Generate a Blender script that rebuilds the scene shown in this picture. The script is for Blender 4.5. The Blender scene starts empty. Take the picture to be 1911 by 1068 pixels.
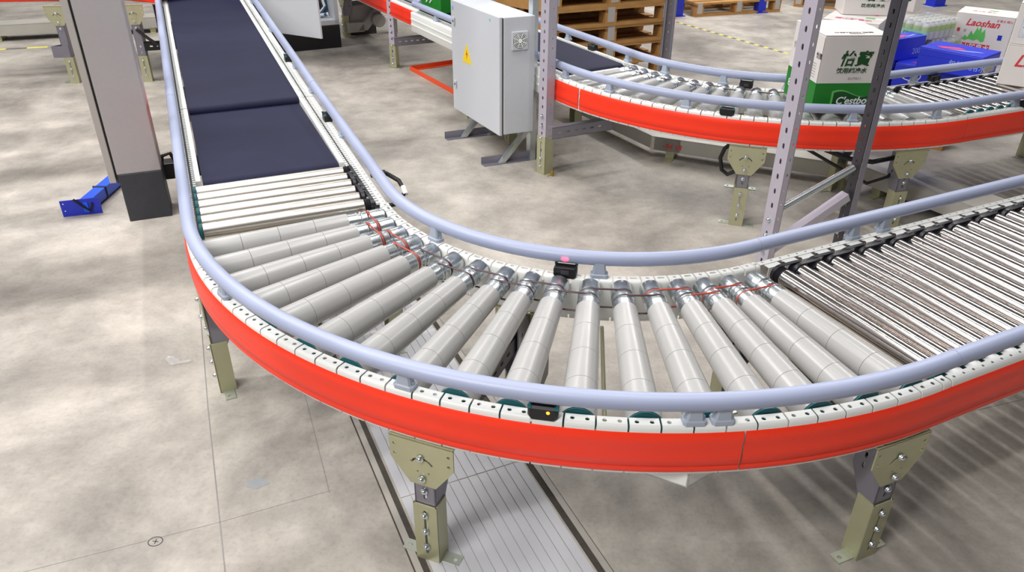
import bpy, bmesh, math, random
from mathutils import Vector, Matrix
from mathutils.geometry import tessellate_polygon
random.seed(7)
sc = bpy.context.scene
COL = sc.collection
D = math.pi / 180
# ------------------------------------------------------------------ camera, world, lights, exposure
FPX = 1426.915
CAM = Vector((0, 0, 1.6416))
RX = Vector((0.99997066, 0.00383872, 0.00662876))
DN = Vector((0.00766004, -0.5011208, -0.86534344))
FW = Vector((0.0, 0.86536883, -0.5011355))
cd = bpy.data.cameras.new('camera'); cam = bpy.data.objects.new('camera', cd); COL.objects.link(cam)
cd.sensor_width = 36; cd.lens = FPX / 1911 * 36; cd.clip_end = 200
up = -DN; bk = -FW
cam.matrix_world = Matrix(((RX.x, up.x, bk.x, CAM.x), (RX.y, up.y, bk.y, CAM.y), (RX.z, up.z, bk.z, CAM.z), (0, 0, 0, 1)))
sc.camera = cam
w = bpy.data.worlds.new('hall'); sc.world = w; w.use_nodes = True
w.node_tree.nodes['Background'].inputs[0].default_value = (0.92, 0.95, 1.0, 1)
w.node_tree.nodes['Background'].inputs[1].default_value = 0.12
sc.view_settings.view_transform = 'Standard'; sc.view_settings.look = 'None'
sc.view_settings.gamma = 1; sc.view_settings.use_curve_mapping = False
sc.view_settings.exposure = -0.27

def strip(x, y, z, L, wd, az, power, col=(1, 0.98, 0.965)):
    l = bpy.data.lights.new('strip_light', 'AREA'); l.shape = 'RECTANGLE'; l.size = L; l.size_y = wd
    l.energy = power; l.color = col
    o = bpy.data.objects.new('strip_light', l); o.location = (x, y, z); o.rotation_euler = (0, 0, az * D); COL.objects.link(o)
strip(-3.9, 1.9, 5.0, 4.5, .10, 23.4, 300)
strip(-5.0, 4.6, 5.0, 4.5, .10, 23.4, 300)
strip(-3.0, -1.4, 4.2, 5, .16, 23.4, 370)
strip(.7, 2.4, 5.0, 4, .09, 113.4, 95)
strip(-2.2, 5.4, 5.0, 12, .14, 113.4, 120)
strip(2.6, 6.8, 5.0, 12, .16, 113.4, 40)
strip(3.4, 8.6, 5.0, 10, .20, 113.4, 470)
strip(-1.2, 8.6, 5.0, 10, .20, 23.4, 300)

def at(px, py, z):
    d = RX * ((px - 955.5) / FPX) + DN * ((py - 534) / FPX) + FW
    return CAM + d * ((z - CAM.z) / d.z)
def hit(px, py, p, az):
    n = Vector((-math.sin(az * D), math.cos(az * D), 0))
    d = RX * ((px - 955.5) / FPX) + DN * ((py - 534) / FPX) + FW
    return CAM + d * (n.dot(Vector(p) - CAM) / n.dot(d))
def dr(az): return Vector((math.cos(az * D), math.sin(az * D), 0))
Z = Vector((0, 0, 1))

# ------------------------------------------------------------------ materials
def lin(h):
    h = h.lstrip('#'); v = [int(h[i:i + 2], 16) / 255 for i in (0, 2, 4)]
    return tuple((c / 12.92 if c <= .04045 else ((c + .055) / 1.055) ** 2.4) for c in v) + (1,)
def mat(name, col, rough=.5, metal=0, var=.0, scale=6, bump=0, bscale=200, spec=.5, rvar=0, coords='Object'):
    m = bpy.data.materials.new(name); m.use_nodes = True
    nt = m.node_tree; b = nt.nodes['Principled BSDF']
    c = lin(col) if isinstance(col, str) else col
    b.inputs['Base Color'].default_value = c
    b.inputs['Roughness'].default_value = rough; b.inputs['Metallic'].default_value = metal
    b.inputs['Specular IOR Level'].default_value = spec
    tc = nt.nodes.new('ShaderNodeTexCoord')
    if var or rvar:
        n = nt.nodes.new('ShaderNodeTexNoise'); n.inputs['Scale'].default_value = scale; n.inputs['Detail'].default_value = 6
        nt.links.new(tc.outputs[coords], n.inputs['Vector'])
        if var:
            mx = nt.nodes.new('ShaderNodeMix'); mx.data_type = 'RGBA'
            mx.inputs[6].default_value = tuple(max(0, x * (1 - var)) for x in c[:3]) + (1,)
            mx.inputs[7].default_value = tuple(min(1, x * (1 + var)) for x in c[:3]) + (1,)
            nt.links.new(n.outputs['Fac'], mx.inputs[0]); nt.links.new(mx.outputs[2], b.inputs['Base Color'])
        if rvar:
            mr = nt.nodes.new('ShaderNodeMapRange'); mr.inputs[3].default_value = max(.02, rough - rvar); mr.inputs[4].default_value = rough + rvar
            nt.links.new(n.outputs['Fac'], mr.inputs[0]); nt.links.new(mr.outputs[0], b.inputs['Roughness'])
    if bump:
        n2 = nt.nodes.new('ShaderNodeTexNoise'); n2.inputs['Scale'].default_value = bscale; n2.inputs['Detail'].default_value = 3
        nt.links.new(tc.outputs[coords], n2.inputs['Vector'])
        bp = nt.nodes.new('ShaderNodeBump'); bp.inputs['Strength'].default_value = bump; bp.inputs['Distance'].default_value = .002
        nt.links.new(n2.outputs['Fac'], bp.inputs['Height']); nt.links.new(bp.outputs[0], b.inputs['Normal'])
    return m
M = dict(
    white=mat('white_paint', '#e6e7e3', .4, 0, .05, 4),
    red=mat('red_plastic', '#ff3514', .42, 0, .06, 5, .1, 300),
    rail=mat('rail_plastic', '#9da5bf', .38, 0, .04, 6),
    bracket=mat('bracket_plastic', '#a4adbc', .45, 0, .04, 9),
    sleeve=mat('sleeve_plastic', '#a6a5a3', .24, 0, .05, 7),
    galv=mat('galvanised_steel', '#ccd2d4', .27, .95, .08, 25),
    chrome=mat('chrome_steel', '#d8d0ca', .12, 1),
    satin=mat('satin_steel', '#dcd5cb', .3, 1),
    teal=mat('teal_plastic', '#0f6a70', .45),
    black=mat('black_plastic', '#131316', .42),
    rubber=mat('black_rubber', '#1b1a20', .35),
    belt=mat('conveyor_belt', '#202138', .62, 0, .2, 9, .2, 900, .15),
    oring=mat('brown_drive_cord', '#43242a', .35),
    oringr=mat('red_drive_cord', '#a83c30', .35),
    zinc=mat('yellow_zinc', '#b6b594', .38, .45, .12, 14, 0, 200, .5, .08),
    zincw=mat('pale_zinc', '#c3c9bb', .36, .7, .1, 20),
    steel=mat('grey_steel', '#8f8d98', .42, .6, .12, 12),
    steeld=mat('dark_and_shaded_steel', '#4a484e', .45, .5, .1, 12),  # dark parts, and painted shade on the rack's second upright
    rack=mat('upright_paint', '#b3adb9', .42, .1, .06, 12),
    bolt=mat('bright_bolt', '#d8e0e6', .18, 1),
    duct=mat('duct_steel', '#b7b4ac', .42, .3, .15, 8, 0, 200, .5, .1),
    cab=mat('cabinet_paint', '#c6c9cf', .5, 0, .02, 30, .3, 700),
    cabd=mat('cabinet_seam', '#4a4e4a', .6),
    col=mat('column_panel', '#aaa6a8', .42, .1, .05, 60, .1, 900),
    plinth=mat('dark_plinth', '#34363c', .5, 0, .2, 30, .2, 200),
    blue=mat('blue_paint', '#1f55d8', .4, 0, .08, 10),
    dblue=mat('dark_blue_paint', '#1c2fb8', .45),
    orange=mat('orange_paint', '#f2521e', .45, 0, .08, 8),
    amber=mat('amber_paint', '#e88a1e', .5),
    wood=mat('pallet_wood', '#ab7f47', .75, 0, .35, 8, .3, 120),
    woodd=mat('pallet_wood_dark', '#7a532c', .8, 0, .35, 9, .3, 120),
    wgrey=mat('grey_bracket_tin', '#b6b2ae', .5, .3),
    green=mat('green_print', '#15791c', .5, 0, .1, 5),
    dgreen=mat('dark_green_print', '#0d4a18', .5),
    lgreen=mat('bright_green_print', '#5fbf5a', .5),
    carton=mat('white_carton', '#dcd6d2', .6, 0, .04, 8),
    cartonb=mat('brown_carton_edge', '#8a6a4c', .8),
    bluebox=mat('blue_carton', '#2536cf', .42, 0, .06, 6),
    bluebox2=mat('blue_carton_edge', '#1b27a6', .5),
    redp=mat('red_print', '#cf3238', .5),
    pink=mat('pink_print', '#d83a78', .5),
    ink=mat('black_ink', '#22242a', .6),
    lilac=mat('pale_blue_print', '#9db4ea', .5),
    whitep=mat('white_print', '#eef0ee', .5),
    mint=mat('mint_print', '#79d3b0', .45),
    lime=mat('lime_print', '#a9cc2e', .5),
    film=mat('bottle_plastic', '#d5d6d2', .18, 0, .08, 40),
    plate=mat('trench_plate', '#c2c2c6', .42, .15, .06, 9, .2, 60),
    trail=mat('trench_rail', '#a9a49c', .6, .2, .15, 15),
    dirt=mat('trench_dirt', '#443e38', .9, 0, .3, 60, .5, 90),
    yellow=mat('yellow_tape', '#d9cf5a', .6, 0, .1, 30),
    dark=mat('dark_tape', '#6b665e', .6, 0, .1, 30),
    warn=mat('warning_yellow', '#f4d21a', .45),
    chalk=mat('chalk_line', '#85827f', .9, 0, .2, 60),
    patch=mat('grey_patch', '#8d9092', .8, 0, .15, 30),
    intblue=mat('cabinet_interior', '#33587c', .6, 0, .1, 10),
    brass=mat('brass_anchor', '#b08a3a', .35, .8),
)
def emis(name, col, s):
    m = bpy.data.materials.new(name); m.use_nodes = True; b = m.node_tree.nodes['Principled BSDF']
    b.inputs['Base Color'].default_value = lin(col); b.inputs['Emission Color'].default_value = lin(col); b.inputs['Emission Strength'].default_value = s
    return m
M['led'] = emis('amber_led', '#ff8a1c', 5)
def clearfilm():
    m = bpy.data.materials.new('clear_film'); m.use_nodes = True; b = m.node_tree.nodes['Principled BSDF']
    b.inputs['Base Color'].default_value = (.93, .94, .96, 1); b.inputs['Roughness'].default_value = .12; b.inputs['Alpha'].default_value = .24
    return m
M['clear'] = clearfilm()
def floor_mat():
    m = bpy.data.materials.new('concrete'); m.use_nodes = True; nt = m.node_tree; b = nt.nodes['Principled BSDF']
    tc = nt.nodes.new('ShaderNodeTexCoord')
    def noise(s, det, rough=.55, dist=0):
        n = nt.nodes.new('ShaderNodeTexNoise'); n.inputs['Scale'].default_value = s; n.inputs['Detail'].default_value = det
        n.inputs['Roughness'].default_value = rough; n.inputs['Distortion'].default_value = dist
        nt.links.new(tc.outputs['Object'], n.inputs['Vector']); return n
    n1 = noise(1.0, 9, .66, .25); n2 = noise(5, 9, .72, .2); n3 = noise(70, 4)
    r1 = nt.nodes.new('ShaderNodeValToRGB'); r1.color_ramp.elements[0].position = .36; r1.color_ramp.elements[1].position = .6
    r1.color_ramp.elements[0].color = lin('#8b867f'); r1.color_ramp.elements[1].color = lin('#c3bcb2')
    nt.links.new(n1.outputs['Fac'], r1.inputs[0])
    r2 = nt.nodes.new('ShaderNodeValToRGB'); r2.color_ramp.elements[0].position = .36; r2.color_ramp.elements[1].position = .6
    r2.color_ramp.elements[0].color = (.62, .61, .60, 1); r2.color_ramp.elements[1].color = (1, 1, 1, 1)
    nt.links.new(n2.outputs['Fac'], r2.inputs[0])
    mx = nt.nodes.new('ShaderNodeMix'); mx.data_type = 'RGBA'; mx.blend_type = 'MULTIPLY'; mx.inputs[0].default_value = .6
    nt.links.new(r1.outputs[0], mx.inputs[6]); nt.links.new(r2.outputs[0], mx.inputs[7])
    r3 = nt.nodes.new('ShaderNodeValToRGB'); r3.color_ramp.elements[0].position = .3; r3.color_ramp.elements[1].position = .5
    r3.color_ramp.elements[0].color = (.86, .86, .85, 1); r3.color_ramp.elements[1].color = (1, 1, 1, 1)
    nt.links.new(n3.outputs['Fac'], r3.inputs[0])
    m2 = nt.nodes.new('ShaderNodeMix'); m2.data_type = 'RGBA'; m2.blend_type = 'MULTIPLY'; m2.inputs[0].default_value = .8
    nt.links.new(mx.outputs[2], m2.inputs[6]); nt.links.new(r3.outputs[0], m2.inputs[7])
    nt.links.new(m2.outputs[2], b.inputs['Base Color'])
    mr = nt.nodes.new('ShaderNodeMapRange'); mr.inputs[3].default_value = .42; mr.inputs[4].default_value = .62
    nt.links.new(n2.outputs['Fac'], mr.inputs[0]); nt.links.new(mr.outputs[0], b.inputs['Roughness'])
    bp = nt.nodes.new('ShaderNodeBump'); bp.inputs['Strength'].default_value = .12; bp.inputs['Distance'].default_value = .003
    nt.links.new(n3.outputs['Fac'], bp.inputs['Height']); nt.links.new(bp.outputs[0], b.inputs['Normal'])
    b.inputs['Specular IOR Level'].default_value = .35
    return m
M['floor'] = floor_mat()

# ------------------------------------------------------------------ mesh builder
class MB:
    def __init__(s): s.v = []; s.f = []
    def add(s, vs, fs):
        o = len(s.v); s.v += [tuple(x) for x in vs]; s.f += [tuple(i + o for i in f) for f in fs]; return s
    def obox(s, o, U, V, W):           # corner o, edge vectors
        o, U, V, W = map(Vector, (o, U, V, W))
        vs = [o, o + U, o + U + V, o + V, o + W, o + U + W, o + U + V + W, o + V + W]
        fs = [(0, 3, 2, 1), (4, 5, 6, 7), (0, 1, 5, 4), (1, 2, 6, 5), (2, 3, 7, 6), (3, 0, 4, 7)]
        if U.cross(V).dot(W) < 0: fs = [f[::-1] for f in fs]
        return s.add(vs, fs)
    def cbox(s, c, az, l, w, h):        # centre of the base, length along az
        a = dr(az); b = dr(az + 90); c = Vector(c)
        return s.obox(c - a * l / 2 - b * w / 2, a * l, b * w, Z * h)
    def tube(s, pts, r, n=12, cap=True, closed=False):
        pts = [Vector(p) for p in pts]; N = len(pts); rings = []; prev = None
        for i, p in enumerate(pts):
            a = pts[(i - 1) % N] if (closed or i > 0) else p; b = pts[(i + 1) % N] if (closed or i < N - 1) else p
            t = (b - a).normalized()
            if prev is None:
                q = Z if abs(t.z) < .9 else Vector((1, 0, 0)); u = t.cross(q).normalized()
            else:
                u = (prev - t * prev.dot(t)).normalized()
            prev = u; v = t.cross(u); rr = r[i] if isinstance(r, (list, tuple)) else r
            rings.append([p + (u * math.cos(k * 2 * math.pi / n) + v * math.sin(k * 2 * math.pi / n)) * rr for k in range(n)])
        vs = [x for R_ in rings for x in R_]; fs = []
        for i in range(N if closed else N - 1):
            j = (i + 1) % N
            for k in range(n):
                fs.append((i * n + k, i * n + (k + 1) % n, j * n + (k + 1) % n, j * n + k))
        if cap and not closed:
            fs.append(tuple(range(n))[::-1]); fs.append(tuple((N - 1) * n + k for k in range(n)))
        return s.add(vs, fs)
    def lathe(s, prof, n=20, o=(0, 0, 0), ax=(1, 0, 0)):   # prof: list (axial, radius)
        o = Vector(o); a = Vector(ax).normalized(); q = Z if abs(a.z) < .9 else Vector((1, 0, 0)); u = a.cross(q).normalized(); v = a.cross(u)
        vs = []; fs = []
        for (x, r) in prof:
            vs += [o + a * x + (u * math.cos(k * 2 * math.pi / n) + v * math.sin(k * 2 * math.pi / n)) * r for k in range(n)]
        for i in range(len(prof) - 1):
            for k in range(n): fs.append((i * n + k, i * n + (k + 1) % n, (i + 1) * n + (k + 1) % n, (i + 1) * n + k))
        fs.append(tuple(range(n))[::-1]); fs.append(tuple((len(prof) - 1) * n + k for k in range(n)))
        return s.add(vs, fs)
    def sweep(s, frames, prof, closed=True, caps=True):   # frames: (origin, X, Y) ; prof 2D loop
        n = len(prof); vs = []
        for (o, X, Y) in frames: vs += [o + X * a + Y * b for a, b in prof]
        fs = []
        for i in range(len(frames) - 1):
            for k in range(n if closed else n - 1):
                j = (k + 1) % n
                fs.append((i * n + k, i * n + j, (i + 1) * n + j, (i + 1) * n + k))
        if caps and closed:
            fs.append(tuple(range(n))[::-1]); fs.append(tuple((len(frames) - 1) * n + k for k in range(n)))
        return s.add(vs, fs)
    def sheet(s, outer, holes, mp, t):     # flat sheet with holes, mp(u,v,w) -> point, thickness t along w
        loops = [outer] + holes
        flat = [p for L in loops for p in L]; N = len(flat)
        tri = tessellate_polygon([[Vector((p[0], p[1], 0)) for p in L] for L in loops])
        vs = [mp(p[0], p[1], 0) for p in flat] + [mp(p[0], p[1], -t) for p in flat]
        fs = []
        for a, b, c in tri:
            A, B, Cc = flat[a], flat[b], flat[c]
            if (B[0] - A[0]) * (Cc[1] - A[1]) - (B[1] - A[1]) * (Cc[0] - A[0]) < 0: b, c = c, b
            fs.append((a, b, c)); fs.append((a + N, c + N, b + N))
        o = 0
        for L in loops:
            n = len(L)
            for k in range(n): fs.append((o + k, o + k + N, o + (k + 1) % n + N, o + (k + 1) % n))
            o += n
        return s.add(vs, fs)
    def build(s, name, m, parent=None, smooth=35, bevel=0, loc=None):
        off = Vector((0, 0, 0))
        if parent is not None: off = root_loc(parent)
        if loc is not None and parent is None: off = Vector(loc)
        me = bpy.data.meshes.new(name)
        me.from_pydata([(v[0] - off.x, v[1] - off.y, v[2] - off.z) for v in s.v], [], s.f)
        bm = bmesh.new(); bm.from_mesh(me); bmesh.ops.recalc_face_normals(bm, faces=bm.faces)
        if bevel:
            es = [e for e in bm.edges if len(e.link_faces) == 2 and e.calc_face_angle(0) > .6]
            bmesh.ops.bevel(bm, geom=es, offset=bevel, segments=2, affect='EDGES', profile=.5)
        bm.to_mesh(me); bm.free()
        if smooth:
            me.shade_smooth(); me.set_sharp_from_angle(angle=smooth * D)
        if isinstance(m, str): m = M[m]
        me.materials.append(m)
        o = bpy.data.objects.new(name, me); COL.objects.link(o)
        if parent is not None: o.parent = parent
        elif loc is not None: o.location = loc
        return o
def root_loc(o):
    p = Vector((0, 0, 0))
    while o is not None: p += o.location; o = o.parent
    return p
def thing(name, label, cat, loc, group=None):
    o = bpy.data.objects.new(name, None); o.empty_display_size = .1; COL.objects.link(o); o.location = loc
    o['label'] = label; o['category'] = cat
    if group: o['group'] = group
    return o
def tag(o, label, cat, group=None):
    o['label'] = label; o['category'] = cat
    if group: o['group'] = group
    return o
def struct(o, label=None):
    o['kind'] = 'structure'
    if label: o['label'] = label
    return o
def circ(cx, cy, r, n=8): return [(cx + r * math.cos(-k * 2 * math.pi / n), cy + r * math.sin(-k * 2 * math.pi / n)) for k in range(n)]
def slot(cx, cy, w, h, n=4):        # rounded slot, clockwise
    r = min(w, h) / 2; pts = []
    if h >= w:
        for k in range(n + 1): a = math.pi - k * math.pi / n; pts.append((cx + r * math.cos(a), cy + h / 2 - r + r * math.sin(a)))
        for k in range(n + 1): a = -k * math.pi / n; pts.append((cx + r * math.cos(a), cy - h / 2 + r + r * math.sin(a)))
    else:
        for k in range(n + 1): a = math.pi / 2 - k * math.pi / n; pts.append((cx + w / 2 - r + r * math.cos(a), cy + r * math.sin(a)))
        for k in range(n + 1): a = -math.pi / 2 - k * math.pi / n; pts.append((cx - w / 2 + r + r * math.cos(a), cy + r * math.sin(a)))
    return pts
def rect(x0, y0, x1, y1): return [(x0, y0), (x1, y0), (x1, y1), (x0, y1)]
def flatmap(o, U, V, N):
    o, U, V, N = map(Vector, (o, U, V, N)); return lambda u, v, w: o + U * u + V * v + N * w
def txt(s, size, o, U, V, m, parent, name='print', shear=0, off=0, sx=1, ext=.0004):
    c = bpy.data.curves.new('t', 'FONT'); c.body = s; c.size = size; c.shear = shear; c.offset = off; c.extrude = ext; c.resolution_u = 3
    t = bpy.data.objects.new('t', c); COL.objects.link(t); bpy.context.view_layer.update()
    me = bpy.data.meshes.new_from_object(t.evaluated_get(bpy.context.evaluated_depsgraph_get()))
    bpy.data.objects.remove(t); bpy.data.curves.remove(c)
    U = Vector(U).normalized(); V = Vector(V).normalized(); N = U.cross(V); off_ = root_loc(parent)
    for v in me.vertices: v.co = Vector(o) + U * (v.co.x * sx) + V * v.co.y + N * v.co.z - off_
    me.materials.clear(); me.materials.append(M[m])
    ob = bpy.data.objects.new(name, me); COL.objects.link(ob); ob.parent = parent
    return ob
def inst(o, parent, loc, rot=None, name=None):
    c = o.copy(); COL.objects.link(c); c.parent = parent; c.location = loc
    if rot is not None: c.rotation_euler = rot
    for ch in o.children:
        d = ch.copy(); COL.objects.link(d); d.parent = c
    return c

# ------------------------------------------------------------------ floor
FL = MB().obox((-30, -12, -.2), (60, 0, 0), (0, 60, 0), (0, 0, .2)).build('floor', 'floor', None, 0)
struct(FL, 'worn beige concrete warehouse floor')
for k in range(9):  # beams added out of view to throw shadow bands on the left floor
    e_ = Vector((-3.2, 1.1, 2.4)) + dr(113.4) * (k * .42 + .13 * (k % 2) + .06 * (k % 3)) - dr(23.4) * 2.2
    struct(MB().obox(e_, dr(23.4) * 3.6, dr(113.4) * (.10 + .04 * (k % 3)), Z * .12).build('shadow_beam', 'steel', None, 0), 'unseen grey beam added overhead to cast shadow bands')
T = .55                                             # top of the conveyor frames
LB = 113.4                                          # heading of the belt line, seen from the curve

# ------------------------------------------------------------------ legs
boltm = MB().lathe([(-.002, .010), (.0, .010), (.0015, .0095), (.0015, .0068), (.005, .0062), (.0075, .0045), (.0085, .002)], 12, (0, 0, 0), (0, -1, 0))
BOLT = None
def bolts(parent, pts, az_n, scale=1):
    """button-head bolts at world points, heads facing along az_n"""
    global BOLT
    if BOLT is None:
        b = MB(); b.v = list(boltm.v); b.f = list(boltm.f)
        o = b.build('bolt', 'bolt', None); BOLT = o.data; bpy.data.objects.remove(o)
    off = root_loc(parent)
    for p in pts:
        o = bpy.data.objects.new('bolt', BOLT); COL.objects.link(o); o.parent = parent
        o.location = Vector(p) - off; o.rotation_euler = (0, 0, (az_n + 90) * D); o.scale = (scale,) * 3
def leg(root, p, az_out, ztop, gus_w=.172, foot_h=.20, wd=.066, dp=.05, lite=False, chan='steel'):
    """adjustable conveyor leg; p = floor point under the middle of the gusset face, az_out = outward normal"""
    N = dr(az_out); U = dr(az_out + 90); p = Vector((p[0], p[1], 0)); th = .004
    def fm(off=0): return flatmap(p + N * off, U, Z, N)
    ch = MB()
    z0 = foot_h - .05; z1 = ztop - .01
    hs = [] if lite else [slot(0, z, .010, .018) for z in (z0 + .03, z0 + .075, z0 + .12) if z < z1 - .02]
    ch.sheet(rect(-wd / 2 + .004, z0, wd / 2 - .004, z1), hs, fm(-.006), th)
    for sgn in (-1, 1):
        hs = [slot(-.066, z0 + .035 + k * .033, .008, .018) for k in range(int((z1 - z0 - .05) / .033))] if not lite else []
        ch.sheet([(-.046, z0), (-.006, z0), (-.006, z1), (-.098, z1), (-.098, z0 + .12), (-.046, z0 + .02)], [h_ for h_ in hs if min(q_[1] for q_ in h_) > z0 + .11], flatmap(p + U * sgn * (wd / 2 - .004), N, Z, -U * sgn if sgn < 0 else U), th if sgn > 0 else -th)
    L = ch.build('leg', chan, root, 30)
    g = MB(); h = .142; s = gus_w / 2
    outl = [(-s, ztop), (-s, ztop - .07), (-.035, ztop - h), (.035, ztop - h), (s, ztop - .07), (s, ztop)]
    hs = [circ(-s + .013, ztop - .028, .004), circ(-s + .013, ztop - .058, .004), circ(s - .013, ztop - .028, .0045), circ(s - .013, ztop - .058, .0045), circ(-.012, ztop - .098, .0025), circ(.018, ztop - .098, .0025)]
    arc = [(.036 * math.cos(a) , ztop - .088 + .036 * math.sin(a) ) for a in [math.radians(150 - k * 12) for k in range(11)]]
    arc2 = [(.030 * math.cos(a), ztop - .088 + .030 * math.sin(a)) for a in [math.radians(30 + k * 12) for k in range(11)]]
    hs.append(arc + arc2)
    g.sheet(outl, hs, fm(0), th)
    g.sheet(rect(-s, -.03, s, 0), [], flatmap(p + Z * (ztop - .0015), U, N, Z), th)
    g.build('gusset_plate', 'zinc', L, 30)
    f = MB()
    f.sheet(rect(-wd / 2, 0, wd / 2, foot_h), [slot(.0, foot_h * .52, .0085, foot_h * .78)], fm(.0005), th)
    for sgn in (-1, 1):
        f.sheet(rect(-dp - .004, 0, 0, foot_h), [], flatmap(p + U * sgn * wd / 2, N, Z, U if sgn > 0 else -U), th)
    f.build('foot_channel', 'zinc', L, 30)
    for sgn in (-1, 1):
        a = MB(); a.sheet(rect(.0, -dp + .006, .05, -.010) if sgn > 0 else rect(-.05, -dp + .006, -.0, -.010), [circ(sgn * .034, -dp / 2, .0065)], flatmap(p + U * sgn * wd / 2 + Z * .004, U, N, Z), .0035)
        a.build('foot_tab', 'zincw', L, 30)
    zs = [ztop - .052, ztop - .118, ztop - .165 if ztop - .165 > foot_h else foot_h + .012]
    bolts(L, [p + N * .0045 + Z * zs[0] + U * -.002, p + N * .0045 + Z * zs[1], p - N * .003 + Z * max(zs[2], foot_h + .012)] + [p + N * .0045 + Z * foot_h * k for k in (.84, .56, .28)], az_out)
    return L
def beam(mb, a, b, w, h, up=Z):
    a, b = Vector(a), Vector(b); d = (b - a); s = d.cross(up).normalized(); u = s.cross(d).normalized()
    return mb.obox(a - s * w / 2 - u * h / 2, s * w, u * h, d)

# ------------------------------------------------------------------ conveyor building blocks
def thick(prof, t):
    """thin closed loop from an open profile, thickness t to the right-hand side"""
    n = len(prof); out = []
    for i in range(n):
        a = prof[max(0, i - 1)]; b = prof[min(n - 1, i + 1)]
        dx, dy = b[0] - a[0], b[1] - a[1]; l = math.hypot(dx, dy) or 1
        out.append((prof[i][0] + dy / l * t, prof[i][1] - dx / l * t))
    return list(prof) + out[::-1]
def arc_frames(c, R, a0, a1, z, n):
    fr = []
    for k in range(n + 1):
        a = a0 + (a1 - a0) * k / n; e = dr(a)
        fr.append((Vector((c[0], c[1], z)) + e * R, e, Z))
    return fr
def seg_frame(mb, c, R, bnd, sgn, holes='round', gap=.0044):
    """saw-cut curved side frame. R = face radius, sgn=+1 outer frame (face looks outward), -1 inner frame (face looks towards the rollers is R + .03)"""
    g = gap / R / D
    if sgn > 0:
        top = [(-.0075, 0), (-.003, -.0015), (-.0008, -.005), (0, -.010), (0, -.019)]; web = [(0, -.019), (0, -.124)]; bot = [(0, -.124), (0, -.134), (-.003, -.138), (-.028, -.138)]
        f0, f1 = -.03, -.0075
    else:
        top = [(.0225, 0), (.027, -.0015), (.0292, -.005), (.030, -.010), (.030, -.019)]; web = [(.030, -.019), (.030, -.124)]; bot = [(.030, -.124), (.030, -.134), (.027, -.138), (.002, -.138)]
        f0, f1 = 0, .0225
    t = .0025
    for k in range(len(bnd) - 1):
        b0, b1 = bnd[k] + g / 2, bnd[k + 1] - g / 2
        fr = arc_frames(c, R, b0, b1, T, 2)
        mb.sweep(fr, thick(top, t)); mb.sweep(fr, thick(bot, t))
        L = (b1 - b0) * D * R; um = L / 2; v = (f0 + f1) / 2
        if L < .034: hs = [circ(um, v + .002, .0055)]
        elif holes == 'round': hs = [circ(um - L * .25, v + .002, .0055), circ(um + L * .25, v + .002, .0055)]
        else: hs = [slot(um, v, .022, .0085)] if k % 2 else [circ(um, v, .0055)]
        def mp(u, v_, w_, b0=b0):
            a = b0 + u / R / D; return Vector((c[0], c[1], T + w_)) + dr(a) * (R + v_)
        N_ = 3
        o = [(L * i / N_, f1) for i in range(N_ + 1)] + [(L * (N_ - i) / N_, f0) for i in range(N_ + 1)]
        mb.sheet(o, hs, mp, t)
    mb.sweep(arc_frames(c, R, bnd[0], bnd[-1], T, len(bnd)), thick(web, t))
SK = [(.0005, -.0165), (.003, -.020), (.0070, -.042), (.0040, -.052), (.0078, -.080), (.0070, -.106), (.0042, -.109), (.0056, -.113), (.0050, -.124), (.003, -.1275), (.0005, -.127)]
def skirt(root, frames, sgn, name='skirt'):
    pr = [(x * sgn, y) for x, y in SK]; inner = [(x * sgn - .0016 * sgn, y) for x, y in SK][::-1]
    return MB().sweep(frames, pr + inner).build(name, 'red', root, 50)
RAILZ = .055; RAILR = .0212
def rail_bracket(parent, p, az, h=RAILZ, m='bracket'):
    """p: point on the frame flange; az: direction along the rail"""
    p = Vector(p); U = dr(az); V = dr(az + 90)
    secs = [(0, .026, .016), (.010, .026, .016), (.013, .020, .013), (h - .008, .015, .011)]
    b = MB(); vs = []
    for (z, hx, hy) in secs:
        ch = min(hx, hy) * .35
        loop = [(hx - ch, hy), (-hx + ch, hy), (-hx, hy - ch), (-hx, -hy + ch), (-hx + ch, -hy), (hx - ch, -hy), (hx, -hy + ch), (hx, hy - ch)]
        vs += [p + U * x + V * y + Z * z for x, y in loop]
    fs = [tuple(range(8))[::-1], tuple(24 + k for k in range(8))]
    for i in range(3):
        for k in range(8): fs.append((i * 8 + k, i * 8 + (k + 1) % 8, i * 8 + 8 + (k + 1) % 8, i * 8 + 8 + k))
    b.add(vs, fs)
    for s in (-1, 1): b.tube([p + U * s * .019 + Z * .009, p + U * s * .019 + Z * .018], .005, 8)
    b.build('rail_bracket', m, parent, 30)
def sensor(parent, p, az, led=True, sgn=1):
    """small black photo sensor under the rail; az along the rail"""
    p = Vector(p); U = dr(az); V = dr(az - 90) * sgn
    prof = [(-.034, .004), (-.028, -.004), (.028, -.004), (.034, .004), (.034, .022), (.029, .030), (-.029, .030), (-.034, .022)]
    s = MB().sweep([(p + V * v, U * k, Z * k) for v, k in ((-.016, .94), (-.012, 1), (.012, 1), (.018, .86))], prof).build('photo_sensor', 'black', parent, 30)
    ear = MB()
    for k in (-1, 1): ear.obox(p + U * (k * .03 - .004) + V * .010 + Z * .026, U * .008, V * .008, Z * .006)
    ear.build('sensor_clip', 'teal', s, 30)
    if led: MB().lathe([(0, .0045), (.002, .004), (.003, .002)], 12, p + U * .012 + V * .0165 + Z * .018, V).build('indicator_lamp', 'led', s)
    else: MB().obox(p - U * .012 + V * -.0175 + Z * .008, U * .024, V * .002, Z * .014).build('sensor_window', 'steeld', s, 0)
    return s
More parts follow.
